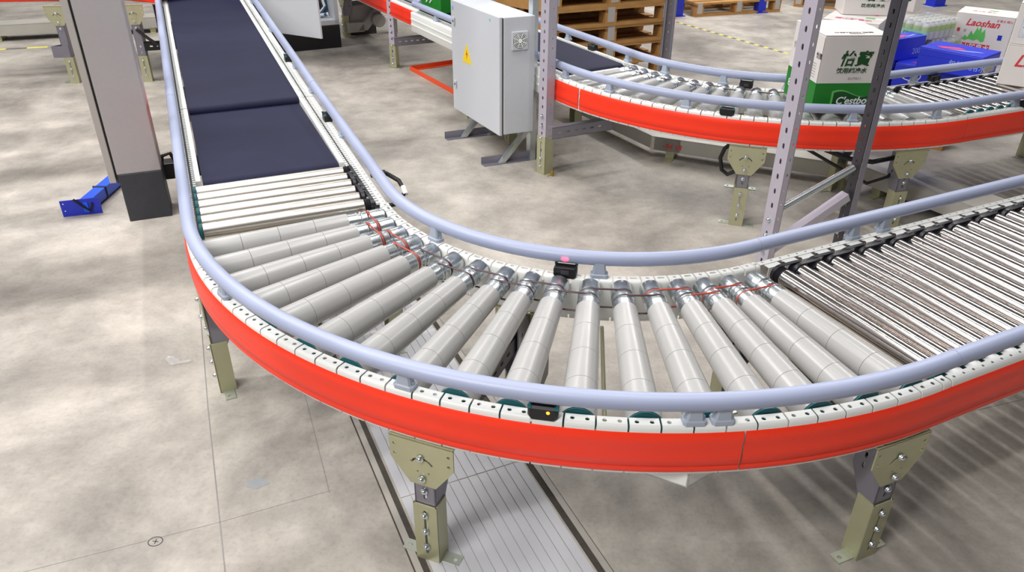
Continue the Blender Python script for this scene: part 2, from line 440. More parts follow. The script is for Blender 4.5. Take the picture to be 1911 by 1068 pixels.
# roller prototypes (local x along the axle, from the inner end)
def taper_roller(Lr, top):
    """tube with two cord grooves plus four tapered sleeves; the top line stays at height `top`"""
    r0 = .0305; r1 = .034; r2 = .0435
    n = 28
    zt = top
    def ring(prof, name, m, par):
        vs = []; fs = []
        for x, r in prof:
            zc = zt - (r1 + (r2 - r1) * max(0, (x - .125)) / (Lr - .125)) - (0 if x >= .125 else 0)
            if x < .125: zc = zt - r1
            vs += [(x, r * math.cos(k * 2 * math.pi / n), zc + r * math.sin(k * 2 * math.pi / n)) for k in range(n)]
        for i in range(len(prof) - 1):
            for k in range(n): fs.append((i * n + k, i * n + (k + 1) % n, (i + 1) * n + (k + 1) % n, (i + 1) * n + k))
        fs.append(tuple(range(n))); fs.append(tuple((len(prof) - 1) * n + k for k in range(n)))
        return MB().add(vs, fs).build(name, m, par, 40)
    def gr(x): return [(x - .009, r0), (x - .008, r0 + .002), (x - .006, r0 + .002), (x - .003, r0 - .003), (x + .003, r0 - .003), (x + .006, r0 + .002), (x + .008, r0 + .002), (x + .009, r0)]
    r = ring([(.0, r0 - .006), (.0005, r0 + .001), (.035, r0 + .001)] + gr(.055) + gr(.085) + [(.125, r0), (.128, r0)], 'roller', 'galv', None)
    xs = [.125, .238, .354, .472, Lr]
    for i in range(4):
        a, b = xs[i] + .0003, xs[i + 1] - .0003
        ra = r1 + (r2 - r1) * (a - .125) / (Lr - .125); rb = r1 + (r2 - r1) * (b - .125) / (Lr - .125)
        ring([(a, ra - .003), (a + .0003, ra), (b - .0003, rb), (b, rb - .003)], 'sleeve', 'sleeve', r)
    ring([(Lr, r2 - .002), (Lr + .004, r2 - .001), (Lr + .006, r2 - .006)], 'end_cap', 'teal', r)
    ring([(-.012, .007), (-.001, .007)], 'axle', 'black', r)
    ring([(-.004, r0 - .004), (-.0005, r0 - .002)], 'end_ring', 'rubber', r)
    return r
def cord(root, P0, A0, P1, A1, r, m, rr=.0027):
    """endless round cord round two roller grooves; P centre, A unit axle direction"""
    pts = []
    d = (P1 - P0).normalized()
    for P, A, s in ((P0, A0, -1), (P1, A1, 1)):
        e = (d - A * d.dot(A)).normalized(); n = e.cross(A).normalized()
        if n.z < 0: n = -n
        for k in range(13):
            a = math.pi / 2 - k * math.pi / 12
            q = P + (e * s * math.cos(a) + n * math.sin(a) * 1) * r if s > 0 else P + (e * s * math.cos(a) - n * math.sin(a)) * r
            pts.append(q)
    return MB().tube(pts, rr, 6, closed=True).build('drive_cord', m, root, 60)

def curve_conveyor(c, Ri, Ro, bnd, label, roll_a, rail_in, rail_out, brk_in, brk_out, skirts, cordcol, rlen, rin0, proto, rgrow=0):
    a0, a1 = bnd[0], bnd[-1]
    root = thing('curved_roller_conveyor', label, 'conveyor', (c[0] + Ro * dr((a0 + a1) / 2).x, c[1] + Ro * dr((a0 + a1) / 2).y, 0))
    of = MB(); seg_frame(of, c, Ro, bnd, 1); of.build('outer_frame', 'white', root, 40)
    inf = MB(); seg_frame(inf, c, Ri, bnd, -1, 'alt'); inf.build('inner_frame', 'white', root, 40)
    for (s0, s1) in skirts: skirt(root, arc_frames(c, Ro, s0, s1, T, max(4, int((s1 - s0) / 2))), 1)
    for (R, b0, b1, brs, fr) in ((rail_in[0], rail_in[1], rail_in[2], brk_in, Ri + .012), (rail_out[0], rail_out[1], rail_out[2], brk_out, Ro - .018)):
        fr_ = arc_frames(c, R, b0, b1, T + RAILZ, 60)
        g = MB().tube([f[0] for f in fr_], RAILR, 18).build('guard_rail', 'rail', root, 60)
        for a in brs: rail_bracket(g, Vector((c[0], c[1], T)) + dr(a) * (R * .45 + fr * .55), a + 90)
    off = root_loc(root); prev = None
    top = .012; rg = .030
    for i, a in enumerate(roll_a):
        rin = rin0 + max(0, a - 279) * rgrow
        P = Vector((c[0], c[1], T)) + dr(a) * rin
        if i == 0 and proto is None:
            proto = taper_roller(rlen, top); o = proto; o.parent = root; o.location = P - off; o.rotation_euler = (0, 0, a * D)
        else: o = inst(proto, root, P - off, (0, 0, a * D))
        o.name = 'roller'; o.scale = ((rlen - (rin - rin0)) / rlen, 1, 1)
        if prev is not None:
            gx = .055 if i % 2 else .085
            e0, e1 = dr(prev), dr(a); zc = Z * (T + top - .034)
            A = Vector((c[0], c[1], 0)) + e0 * (rin + gx) + zc; B = Vector((c[0], c[1], 0)) + e1 * (rin + gx) + zc
            cord(root, A, e0, B, e1, rg - .0005, cordcol(i))
        prev = a
    return root, proto

def straight_frame(mb, p0, az, L, side, holes=True):
    """p0 = start of the outer top edge, az = heading, side=+1 if the outside is on the left of the heading"""
    U = dr(az); O = dr(az + 90) * side; p0 = Vector((p0[0], p0[1], T))
    t = .0025
    pr = [(-.0075, 0), (-.003, -.0015), (-.0008, -.005), (0, -.010), (0, -.134), (-.003, -.138), (-.028, -.138)]
    mb.sweep([(p0, O, Z), (p0 + U * L, O, Z)], thick(pr, t * 1))
    n = max(1, int(L / .034)); hs = [circ((k + .5) * L / n, -.013, .0042, 8) for k in range(n)] if holes else []
    mb.sheet(rect(0, -.024, L, -.0075), hs, flatmap(p0, U, O, Z), t)
    return mb
def notched_lip(mb, p0, az, L, side, pitch, s0, n):
    """inner lip with a notch at every axle"""
    U = dr(az); O = dr(az + 90) * side; p0 = Vector((p0[0], p0[1], T))
    for k in range(n + 1):
        a = s0 + pitch * (k - .5) + .008; b = s0 + pitch * (k + .5) - .008
        a = max(a, 0); b = min(b, L)
        if b > a: mb.obox(p0 + U * a - O * .046 - Z * .004, U * (b - a), O * .0215, Z * .002); mb.obox(p0 + U * a - O * .046 - Z * .004, U * (b - a), O * .002, Z * -.1)
    return mb
def chrome_roller(Lr, r, m_='chrome'):
    m = MB().lathe([(0, r - .004), (.001, r - .0008), (.002, r), (.005, r), (Lr - .005, r), (Lr - .002, r), (Lr - .001, r - .0008), (Lr, r - .004)], 24).build('roller', m_, None, 40)
    MB().lathe([(-.034, r - .006), (-.033, r - .001)] + [x for k in range(7) for x in ((-.031 + k * .004, r - .001), (-.029 + k * .004, r - .0035))] + [(-.0025, r - .001), (-.001, r - .004)], 18).build('drive_hub', 'rubber', m, 40)
    MB().lathe([(Lr, r + .001), (Lr + .008, r + .001), (Lr + .011, r - .006)], 18).build('end_cap', 'teal', m, 40)
    MB().lathe([(-.055, .006), (-.034, .006)], 6).build('axle', 'black', m, 30)
    return m
def poly_belt(root, P0, P1, A, r, w=.012):
    d = (P1 - P0).normalized(); n = A.cross(d).normalized()
    if n.z < 0: n = -n
    loop = [P0 - d * 0 + (-d * math.sin(k * math.pi / 8) + n * math.cos(k * math.pi / 8)) * r for k in range(9)]
    loop += [P1 + (d * math.sin(k * math.pi / 8) - n * math.cos(k * math.pi / 8)) * r for k in range(9)]
    N = len(loop); vs = []
    for s in (-.5, .5): vs += [p + A * w * s for p in loop]
    cen = (P0 + P1) / 2
    for s in (-.5, .5):
        for k, p in enumerate(loop):
            q = P0 if k < 9 else P1; vs.append(p + (q - p).normalized() * .0025 + A * w * s)
    fs = []
    for k in range(N):
        j = (k + 1) % N
        fs += [(k, j, N + j, N + k), (2 * N + k, 3 * N + k, 3 * N + j, 2 * N + j), (k, 2 * N + k, 2 * N + j, j), (N + k, N + j, 3 * N + j, 3 * N + k)]
    return MB().add(vs, fs).build('ribbed_belt', 'rubber', root, 50)
def roller_bed(root, p_in, az, s0, n, pitch, Lr, r, ztop, belts=True, proto=None, sd=1, m_='chrome'):
    """n chrome rollers; p_in = line of the inner roller ends at s=0, az heading, axle points outward at az-90*sd"""
    U = dr(az); A = dr(az - 90 * sd); off = root_loc(root); prev = None
    for k in range(n):
        P = Vector((p_in[0], p_in[1], ztop - r)) + U * (s0 + k * pitch)
        if proto is None:
            proto = chrome_roller(Lr, r, m_); o = proto; o.parent = root; o.location = P - off; o.rotation_euler = (0, 0, (az - 90 * sd) * D)
        else: o = inst(proto, root, P - off, (0, 0, (az - 90 * sd) * D))
        if prev is not None and belts:
            o_ = -.026 if k % 2 else -.010
            poly_belt(root, prev + A * o_, P + A * o_, A, r + .0015)
        prev = P
    return proto

# ------------------------------------------------------------------ main curve
C1 = (.3416, 2.7911); RI, RO = .845, 1.512
B1 = [202.8] + [204.67 + 2.6986 * k for k in range(35)] + [297.6]
def ang(c, p): return math.degrees(math.atan2(p[1] - c[1], p[0] - c[0])) % 360
rolls = [207.0, 212.2, 217.4, 222.8, 228.2, 234.3, 240.2, 246.2, 251.4, 256.6, 262.5, 268.3, 273.7, 279.0, 283.9, 288.9, 294.1]
def cc(i):  # cords: red at both ends of the bend, brown in the middle
    return 'oringr' if i < 5 or i > 12 else 'oring'
bi = [ang(C1, at(818, 446, T)), ang(C1, at(1118, 508, T))]
bo = [220.6, 246.9, 272.2, 274.6]
main, ROLLER = curve_conveyor(C1, RI, RO, B1, 'curved white roller conveyor in front with orange-red skirt and black sensor', rolls,
    (.842, 202.8, 297.6), (1.494, 202.8, 297.6), bi, bo, [(202.8, 276.4), (276.55, 297.6)], cc, .59, .882, None, .0014)
LA, LBk, LC = 248.4, 293.6, 206.6
for a in (LA, LBk, LC):
    p = Vector((C1[0], C1[1], 0)) + dr(a) * (RO + .001)
    leg(main, p, a, T - .139)
    q = Vector((C1[0], C1[1], 0)) + dr(a) * (RI + .002)
    leg(main, q, a + 180, T - .139)
    b = MB(); p1 = p - dr(a) * .05 + Z * (T - .215); q1 = q + dr(a) * .05 + Z * (T - .215)
    e = dr(a + 90); b.sheet(rect(0, -.03, (q1 - p1).length, .03), [slot(.06 + k * .05, 0, .022, .009) for k in range(9)], flatmap(p1 + e * .02, -dr(a), Z, e), .003)
    b.obox(p1 + e * .02 + Z * .027, -dr(a) * (q1 - p1).length, -e * .04, Z * .003); b.obox(p1 + e * .02 - Z * .03, -dr(a) * (q1 - p1).length, -e * .04, Z * .003)
    b.build('cross_beam', 'steeld', main, 30)
sensor(main, Vector((C1[0], C1[1], T + .001)) + dr(259.6) * (RO - .017), 259.6 + 90)
sensor(main, Vector((C1[0], C1[1], T + .001)) + dr(257.5) * (RI + .014), 257.5 + 90, False, -1)
sl = bpy.data.lights.new('sensor_beam', 'SPOT'); sl.energy = .25; sl.color = (1, .05, .12); sl.spot_size = 32 * D; sl.spot_blend = .2; sl.shadow_soft_size = .002
so_ = bpy.data.objects.new('sensor_beam', sl); COL.objects.link(so_); so_.location = Vector((C1[0], C1[1], T + .034)) + dr(257.3) * (RI + .055)
so_.rotation_euler = (Vector((C1[0], C1[1], T + .062)) + dr(257.3) * (RI) - so_.location).to_track_quat('-Z', 'Y').to_euler()
# white motor cover under the frame, corner towards the camera
cv = Vector((C1[0], C1[1], T - .186)) + dr(272.4) * (RO - .008)
mc = MB(); U1 = dr(272.4 + 180 - 58); V1 = dr(272.4 + 180 + 62)
for o_, U_, L_ in ((cv, U1, .26), (cv, V1, .22)): mc.obox(o_, U_ * L_, (V1 if U_ is U1 else U1) * .003, Z * .046)
mc.obox(cv, U1 * .26, V1 * .22, Z * .003)
mc.build('motor_cover', 'white', main, 30)
# tie rod, motor and cable seen between the rollers
a = 265.3; MB().tube([Vector((C1[0], C1[1], T - .16)) + dr(a) * (RI + .03), Vector((C1[0], C1[1], T - .16)) + dr(a) * (RO - .03)], .006, 10).build('tie_rod', 'zinc', main)
a = 254.6; pm = Vector((C1[0], C1[1], T - .26)) + dr(a) * 1.12
mo = MB().obox(pm - dr(a) * .12 - dr(a + 90) * .035, dr(a) * .30, dr(a + 90) * .07, Z * .08).build('drive_motor', 'black', main, 30, .006)
MB().sheet(rect(0, -.012, .11, .012), [slot(.03, 0, .02, .008), circ(.09, 0, .005)], flatmap(pm + dr(a) * -.10 - dr(a + 90) * .03 + Z * .083, dr(a), dr(a + 90), Z), .003).build('motor_bracket', 'zincw', main, 30)

# ------------------------------------------------------------------ right roller conveyor
AR = 25.7
J = Vector((C1[0], C1[1], 0))
po = J + dr(297.6) * RO; pi_ = J + dr(297.6) * RI
rs = thing('straight_roller_conveyor', 'straight chrome roller conveyor running off to the right in front', 'conveyor', (po.x, po.y, 0))
LS = 2.3
fm_ = MB(); straight_frame(fm_, po + dr(AR) * .003, AR, LS, -1); notched_lip(fm_, po, AR, LS, -1, .067, .042, 34); fm_.build('outer_frame', 'white', rs, 40)
fm_ = MB(); straight_frame(fm_, pi_ + dr(AR) * .003, AR, LS, 1); notched_lip(fm_, pi_, AR, LS, 1, .067, .042, 34); fm_.build('inner_frame', 'white', rs, 40)
cl = MB()
for k in range(30):
    q = pi_ + dr(AR) * (.042 + .067 * k) - dr(AR + 90) * .045 + Z * (T - .034)
    cl.obox(q - dr(AR) * .0075, dr(AR) * .015, dr(AR + 90) * .018, Z * .0305)
o = cl.build('axle_plugs', 'red', rs, 0); o['kind'] = 'stuff'
prev_t = None
for k in range(24):
    q = pi_ + dr(AR) * (.042 + .067 * (k + .5)) - dr(AR + 90) * .0425 + Z * (T - .0018)
    if prev_t is None: prev_t = txt('150', .013, q - dr(AR) * .010, dr(AR), dr(AR + 90), 'ink', rs, 'scale_mark', 0, .0003); base = q
    else:
        c_ = prev_t.copy(); COL.objects.link(c_); c_.location = q - base
CHROME = roller_bed(rs, pi_ - dr(AR + 90) * .094, AR, .036, 33, .067, .526, .0268, T + .012)
skirt(rs, [(po + dr(AR) * s + Z * T, dr(AR - 90), Z) for s in (0, LS)], 1)
for base_, sd_, brs in ((pi_ + dr(AR + 90) * .003, 1, [.395, .53]), (po - dr(AR - 90) * .018, -1, [.9])):
    g = MB().tube([base_ + dr(AR) * s + Z * (T + RAILZ) for s in (.001, .6, LS)], RAILR, 18).build('guard_rail', 'rail', rs, 60)
    for s in brs: rail_bracket(g, base_ + dr(AR) * s + Z * T - dr(AR + 90) * .008 * sd_, AR)
for s in (1.25,):
    leg(rs, po + dr(AR) * s - dr(AR - 90) * -.001, AR - 90, T - .139)
    leg(rs, pi_ + dr(AR) * s + dr(AR + 90) * .001, AR + 90, T - .139)

# ------------------------------------------------------------------ belt line on the left
AL = 113.2
po = J + dr(202.8) * RO; pi_ = J + dr(202.8) * RI
OUT = dr(AL + 90)
bs = thing('belt_conveyor', 'dark blue belt conveyor with six chrome rollers leading into the front bend', 'conveyor', (po.x, po.y, 0))
L1 = 1.40
def bframe(root, p, az, L, side, z0, z1, nm, notch=0):
    U = dr(az); O = dr(az + 90) * side; mb = MB()
    t = .0025
    pr = [(-.0075, 0), (-.003, -.0015), (-.0008, -.005), (0, -.010), (0, -.134), (-.003, -.138), (-.028, -.138)]
    a_ = Vector((p[0], p[1], z0)); b_ = Vector((p[0], p[1], z1)) + U * L
    mb.sweep([(a_, O, Z), (b_, O, Z)], thick(pr, t))
    Ud = (b_ - a_).normalized(); n = int(L / .034)
    mb.sheet(rect(0, -.024, (b_ - a_).length, -.0075), [circ((k + .5) * L / n, -.013, .0042, 6) for k in range(n)], flatmap(a_, Ud, O, Z), t)
    mb.obox(a_ - O * .0265 - Z * .012, b_ - a_, O * .0025, Z * .012)
    o = mb.build(nm, 'white', root, 40)
    # raised side plate next to the belt
    s0 = notch
    lp = MB()
    lp.obox(a_ + Ud * s0 - O * .076 - Z * .03, Ud * ((b_ - a_).length - s0), O * .018, Z * .032)
    lp.build('side_plate', 'white', root, 30)
    MB().obox(a_ - O * .0575 - Z * .016, b_ - a_, O * .030, Z * .003).build('slot_void', 'black', root, 0)  # black strip paints the dark of the void under the teeth
    tooth = MB(); m_ = int(L / .022)
    for k in range(m_):
        q = a_ + Ud * ((k + .5) * L / m_) - O * .0575 - Z * .010
        tooth.obox(q - Ud * .0055, Ud * .011, O * .011, Z * .0085); tooth.obox(q + O * .019 - Ud * .0055 + Ud * .008, Ud * .011, O * .011, Z * .0085)
    o2 = tooth.build('slot_teeth', 'white', root, 0); o2['kind'] = 'stuff'
    return o
bframe(bs, po, AL, L1, 1, T, T, 'outer_frame', .44); bframe(bs, pi_, AL, L1, -1, T, T, 'inner_frame', .44)
CH2 = roller_bed(bs, pi_ + OUT * .078, AL, .03, 6, .067, .535, .0268, T + .012, True, None, -1, 'satin')
def belt(root, p0, p1, width, out, thick_, z0, z1, m='belt'):
    """belt body between two end rollers: closed loop with round noses"""
    p0 = Vector((p0[0], p0[1], z0)); p1 = Vector((p1[0], p1[1], z1)); d = (p1 - p0).normalized(); r = thick_ / 2
    n = out.cross(d).normalized()
    if n.z < 0: n = -n
    lp = [p0 - n * r + (-d * math.sin(k * math.pi / 12) - n * math.cos(k * math.pi / 12)) * r * 1 for k in range(13)]
    lp = [p0 - n * r + (-d * math.sin(k * math.pi / 12) - n * math.cos(k * math.pi / 12)) * r for k in range(13)]
    lp += [p1 - n * r + (d * math.sin(k * math.pi / 12) + n * math.cos(k * math.pi / 12)) * r for k in range(13)]
    N = len(lp); mb = MB(); vs = [q for q in lp] + [q + out * width for q in lp]
    fs = [(k, (k + 1) % N, N + (k + 1) % N, N + k) for k in range(N)] + [tuple(range(N))[::-1], tuple(range(N, 2 * N))]
    return mb.add(vs, fs).build('belt', m, root, 30)
bi0 = pi_ + OUT * .080
belt(bs, bi0 + dr(AL) * .47, bi0 + dr(AL) * (L1 - .02), .505, OUT, .06, T - .004, T - .022)
skirt(bs, [(po + dr(AL) * s + Z * T, OUT, Z) for s in (0, L1)], 1)
for base_, brs in ((po - OUT * .018, [.3, 1.1]), (pi_ - OUT * .003, [.75])):
    g = MB().tube([base_ + dr(AL) * s + Z * (T + RAILZ) for s in (.0, .7, L1)], RAILR, 18).build('guard_rail', 'rail', bs, 60)
    for s in brs: rail_bracket(g, base_ + dr(AL) * s + Z * T, AL)
sensor(bs, pi_ + dr(AL) * 1.0 + OUT * .012 + Z * T, AL, False, -1)
for s in (.62,):
    leg(bs, po + dr(AL) * s + OUT * .001, AL + 90, T - .139); leg(bs, pi_ + dr(AL) * s - OUT * .001, AL - 90, T - .139)
mo = MB().obox(po + dr(AL) * .66 - OUT * .10 + Z * .05, dr(AL) * .22, OUT * .13, Z * .14).build('drive_motor', 'black', bs, 30, .008)
# plug and cable loop behind the inner rail
q = pi_ + dr(AL) * .33 - OUT * .03 + Z * (T - .02)
cab_ = MB().tube([q, q - OUT * .05 - Z * .005, q - OUT * .09 - Z * .03 - dr(AL) * .03, q - OUT * .10 - Z * .06 - dr(AL) * .08, q - OUT * .06 - Z * .09 - dr(AL) * .11, q - OUT * .0 - Z * .10 - dr(AL) * .10], .009, 10).build('cable', 'black', bs)
MB().tube([q + OUT * .01, q - OUT * .045 - Z * .004], .014, 12).build('cable_plug', 'black', cab_)
MB().tube([q - OUT * .098 - Z * .045 - dr(AL) * .06, q - OUT * .098 - Z * .066 - dr(AL) * .09], .011, 12).build('cable_marker', 'whitep', cab_)

us = thing('belt_conveyor', 'dark blue belt conveyor climbing away behind the lower belt beside the column', 'conveyor', (po.x + dr(AL).x * L1, po.y + dr(AL).y * L1, 0))
po2 = po + dr(AL) * (L1 + .004); pi2 = pi_ + dr(AL) * (L1 + .004); L2 = 3.5; zt = T + .05
bframe(us, po2, AL, L2, 1, T + .002, zt, 'outer_frame'); bframe(us, pi2, AL, L2, -1, T + .002, zt, 'inner_frame')
b2 = pi2 + OUT * .080
belt(us, b2 + dr(AL) * .0, b2 + dr(AL) * L2, .505, OUT, .05, T + .010, zt + .012)
MB().sweep([(po2 + Z * (T + .002), OUT, Z), (po2 + dr(AL) * L2 + Z * zt, OUT, Z)], [(x, y) for x, y in SK] + [(x - .0016, y) for x, y in SK][::-1]).build('skirt', 'red', us, 50)
for base_, brs in ((po2 - OUT * .018, [.5, 1.6, 2.6]), (pi2 - OUT * .003, [.06, .55, 1.5, 2.5])):
    g = MB().tube([base_ + dr(AL) * s + Z * (T + RAILZ + .048 * s / L2) for s in (0, 1.5, L2)], RAILR, 18).build('guard_rail', 'rail', us, 60)
    for s in brs: rail_bracket(g, base_ + dr(AL) * s + Z * (T + .048 * s / L2), AL)
sensor(us, pi2 + dr(AL) * .72 + OUT * .012 + Z * (T + .012), AL, False, -1)
for s in (.9, 2.9):
    leg(us, po2 + dr(AL) * s + OUT * .001, AL + 90, T - .125); leg(us, pi2 + dr(AL) * s - OUT * .001, AL - 90, T - .125)

# ------------------------------------------------------------------ trench cover in the floor
tc = thing('trench_cover', 'grooved grey trench cover plates let into the floor under the bend', 'floor cover', (-.2, 1.6, 0))
tc['kind'] = 'structure'
AT = 114.6; TU = dr(AT); TW = dr(AT - 90)
t0 = at(748, 930, .002); wdt = .385
PL = None
for k in range(-2, 6):
    o0 = t0 + TU * (k * .62 + .002) - Z * .004
    if PL is None:
        mb = MB(); ns = 13; sw = wdt / ns
        mb.obox(o0 - Z * .003, TU * .616, TW * wdt, Z * .004)
        for j in range(ns): mb.obox(o0 + TW * (j * sw + .0011) + Z * .001, TU * .616, TW * (sw - .0022), Z * .003)
        PL = mb.build('plate', 'plate', tc, 0); first = o0
    else:
        c_ = PL.copy(); COL.objects.link(c_); c_.location = o0 - first
for s in (0, 1):
    e = t0 + (TW * (wdt + .006) if s else -TW * .045) - TU * 1.3; e.z = .0003
    MB().obox(e, TU * 5, TW * .039, Z * .0006).build('gap_strip', 'dirt', tc, 0)
    MB().obox(e + TW * (.018 if s else .004), TU * 5, TW * .018, Z * .003).build('edge_rail', 'trail', tc, 0)

# ------------------------------------------------------------------ floor marks
def mark(name, m, pts, wdt, closed=False):
    mb = MB()
    for i in range(len(pts) - (0 if closed else 1)):
        a, b = Vector(pts[i]), Vector(pts[(i + 1) % len(pts)]); d = (b - a); s = Vector((-d.y, d.x, 0)).normalized() * wdt / 2
        mb.obox(Vector((a.x, a.y, .0002)) - s, d, s * 2, Z * .0004)
    return mb.build(name, m, FL, 0)
g0 = lambda x, y: at(x, y, 0)
mark('chalk_line', 'chalk', [g0(352, 300), g0(365, 470), g0(388, 760), g0(420, 1068), g0(440, 1300)], .0035)
mark('chalk_line', 'chalk', [g0(540, 640), g0(570, 740), g0(615, 920)], .003)
mark('floor_joint', 'chalk', [g0(-200, 1130), g0(410, 975), g0(620, 915)], .0012)
mark('floor_joint', 'chalk', [g0(1260, 900), g0(1911, 745)], .0015)
ci = g0(290, 1011); mark('circle_mark', 'ink', [ci + Vector((math.cos(k * .39) * .019, math.sin(k * .39) * .016, 0)) for k in range(16)], .0022, True)
mark('circle_mark', 'ink', [ci + Vector((-.008, .001, 0)), ci + Vector((.008, -.001, 0))], .0022); mark('circle_mark', 'ink', [ci + Vector((0, .008, 0)), ci + Vector((.001, -.008, 0))], .0022)
pc = g0(478, 903); mb = MB(); ring = [pc + Vector((math.cos(a_) * .034 * (1 + .25 * math.sin(a_ * 3 + 1)), math.sin(a_) * .020 * (1 + .2 * math.cos(a_ * 5)), .0005)) for a_ in [k * math.pi / 10 for k in range(20)]]
mb.add(ring, [tuple(range(20))]); mb.build('grey_patch', 'patch', FL, 0)
sp = g0(325, 678); mb = MB(); vs = []; 
for i in range(7):
    for j in range(4): vs.append(sp + dr(-40) * (i - 3) * .014 + dr(50) * (j - 1.5) * .012 * (1 - abs(i - 3) * .12) + dr(50) * (.02 if i > 4 else 0) * (i - 4) + Z * (.004 + .007 * abs(math.sin(i * 1.7 + j * 2.1))))
mb.add(vs, [(i * 4 + j, i * 4 + j + 1, i * 4 + j + 5, i * 4 + j + 4) for i in range(6) for j in range(3)])
tag(mb.build('plastic_scrap', 'clear', None, 0, 0, sp), 'crumpled clear plastic film scrap on the floor by the front left leg', 'film')

# ------------------------------------------------------------------ column on the left
cA = 22
cf = at(243, 414, 0); cw = .196; CU = dr(cA); CV = dr(cA + 90)
co = thing('steel_column', 'tall grey panelled column with a dark plinth standing left of the belt', 'column', cf)
hp = .245
MB().obox(cf, CU * cw, CV * .17, Z * hp).build('plinth', 'plinth', co, 0, .003)
MB().obox(cf + Z * hp + CV * .004 - CU * .004, CU * (cw + .003), CV * .165, Z * 2.6).build('column_panel', 'col', co, 0, .004)
MB().obox(cf + Z * (hp - .05) + CV * .03 - CU * .012, CU * .012, CV * .10, Z * 2.6).build('panel_gap', 'cabd', co, 0)
MB().obox(cf + Z * (hp - .04) + CV * .01 - CU * .044, CU * .030, CV * .12, Z * 2.6).build('side_trim', 'wgrey', co, 0, .003)

# ------------------------------------------------------------------ blue beam on the floor
b0 = at(158, 401, .0); b1 = at(222, 345, .0)
ab = math.degrees(math.atan2(b1.y - b0.y, b1.x - b0.x)); BU = dr(ab); BV = dr(ab + 90)
bb = thing('blue_beam', 'blue steel beam with an end plate lying on the floor by the column', 'beam', b0)
hb = .055
m_ = MB(); m_.obox(b0 - BV * .03 + Z * .012, BU * ((b1 - b0).length + .06), BV * .06, Z * hb); m_.build('tube', 'blue', bb, 0, .003)
e = MB(); e.sheet(rect(-.095, 0, .085, .085), [circ(-.082, .068, .004), circ(-.08, .03, .004)], flatmap(b0 - BU * .001, dr(18), Z, dr(18 - 90)), .005); e.build('end_plate', 'dblue', bb, 0)
for s in (.20,):
    c_ = b0 + BU * s + Z * .012; r_ = [c_ + BV * x + Z * z for x, z in ((-.032, -.002), (-.033, .058), (.033, .058), (.032, -.002))]
    MB().tube(r_, .005, 6, closed=True).build('strap', 'black', bb, 0)
MB().tube([b0 + dr(18) * -.03 + Z * .09 + dr(-72) * .006, b0 + dr(18) * .0 + Z * .055 + dr(-72) * .008, b0 + dr(18) * .035 + Z * .02 + dr(-72) * .009, b0 + dr(18) * .05 + Z * .06 + dr(-72) * .008], .006, 8).build('strap', 'black', bb)
MB().tube([b1 + BU * .03 + Z * .06, b1 + BU * .05 + Z * .09, b1 + BU * .08 + Z * .05], .012, 8).build('strap', 'black', bb)

jb = at(301, 337, .12)
MB().obox(jb, dr(20) * .24, dr(110) * .09, Z * .085).build('junction_box', 'black', bs, 0, .006)
MB().tube([jb + Z * .085 + dr(20) * .02, jb + Z * .13 + dr(20) * .03, jb + Z * .14 + dr(20) * .07, jb + Z * .085 + dr(20) * .09], .010, 8).build('cable', 'black', bs)

# ------------------------------------------------------------------ rear conveyors
C2 = (1.549, 4.902); RI2, RO2 = .975, 1.513
B2 = [209.28 + 2.3158 * k for k in range(37)]
rolls2 = [211.6 + 4.6316 * k for k in range(18)]
rear, _ = curve_conveyor(C2, RI2, RO2, B2, 'curved white roller conveyor farther back with red skirt and white carton on it', rolls2,
    (.972, 209.3, 292.6), (1.483, 209.3, 292.6), [223, 243, 262], [211.5, 224.5, 241, 270, 286], [(209.3, 217.2), (217.65, 292.6)], lambda i: 'oring', .463, 1.010, None)
J2 = Vector((C2[0], C2[1], 0))
for a in (253.1, 282.4):
    p = J2 + dr(a) * (RO2 + .001); leg(rear, p, a, T - .139)
    q = J2 + dr(a) * (RI2 + .002); leg(rear, q, a + 180, T - .139)
sensor(rear, J2 + Z * T + dr(248.5) * (RO2 - .017), 248.5 + 90, False)
sensor(rear, J2 + Z * T + dr(250) * (RI2 + .014), 250 + 90, False, -1)
# hanging cables
a = 250.2; p = J2 + dr(a) * (RO2 - .03)
MB().tube([p + Z * .41, p + Z * .38 - dr(a + 90) * .03, p + Z * .33 - dr(a + 90) * .045, p + Z * .27 - dr(a + 90) * .03, p + Z * .25, p + Z * .27 + dr(a + 90) * .03], .010, 10).build('cable', 'black', rear)
a = 277; p = J2 + dr(a) * (RO2 - .08)
MB().tube([p + Z * .40 - dr(a + 90) * .25, p + Z * .35 - dr(a + 90) * .12, p + Z * .33, p + Z * .35 + dr(a + 90) * .12, p + Z * .40 + dr(a + 90) * .2], .012, 10).build('cable', 'black', rear)
MB().tube([p + Z * .41 - dr(a + 90) * .35, p + Z * .30 - dr(a + 90) * .15, p + Z * .22, p + Z * .25 + dr(a + 90) * .10, p + Z * .38 + dr(a + 90) * .2], .008, 10).build('cable', 'black', rear)

AR2 = 22.6
po = J2 + dr(292.65) * RO2; pi_ = J2 + dr(292.65) * RI2
rr = thing('straight_roller_conveyor', 'straight chrome roller conveyor in the back carrying white cartons with red script', 'conveyor', (po.x, po.y, 0))
LS2 = 2.2
m_ = MB(); straight_frame(m_, po + dr(AR2) * .003, AR2, LS2, -1); notched_lip(m_, po, AR2, LS2, -1, .067, .06, 32); m_.build('outer_frame', 'white', rr, 40)
m_ = MB(); straight_frame(m_, pi_ + dr(AR2) * .003, AR2, LS2, 1); notched_lip(m_, pi_, AR2, LS2, 1, .067, .06, 32); m_.build('inner_frame', 'white', rr, 40)
roller_bed(rr, pi_ - dr(AR2 + 90) * .088, AR2, .06, 30, .067, RO2 - RI2 - .135, .0268, T + .012)
skirt(rr, [(po + dr(AR2) * s + Z * T, dr(AR2 - 90), Z) for s in (0, LS2)], 1)
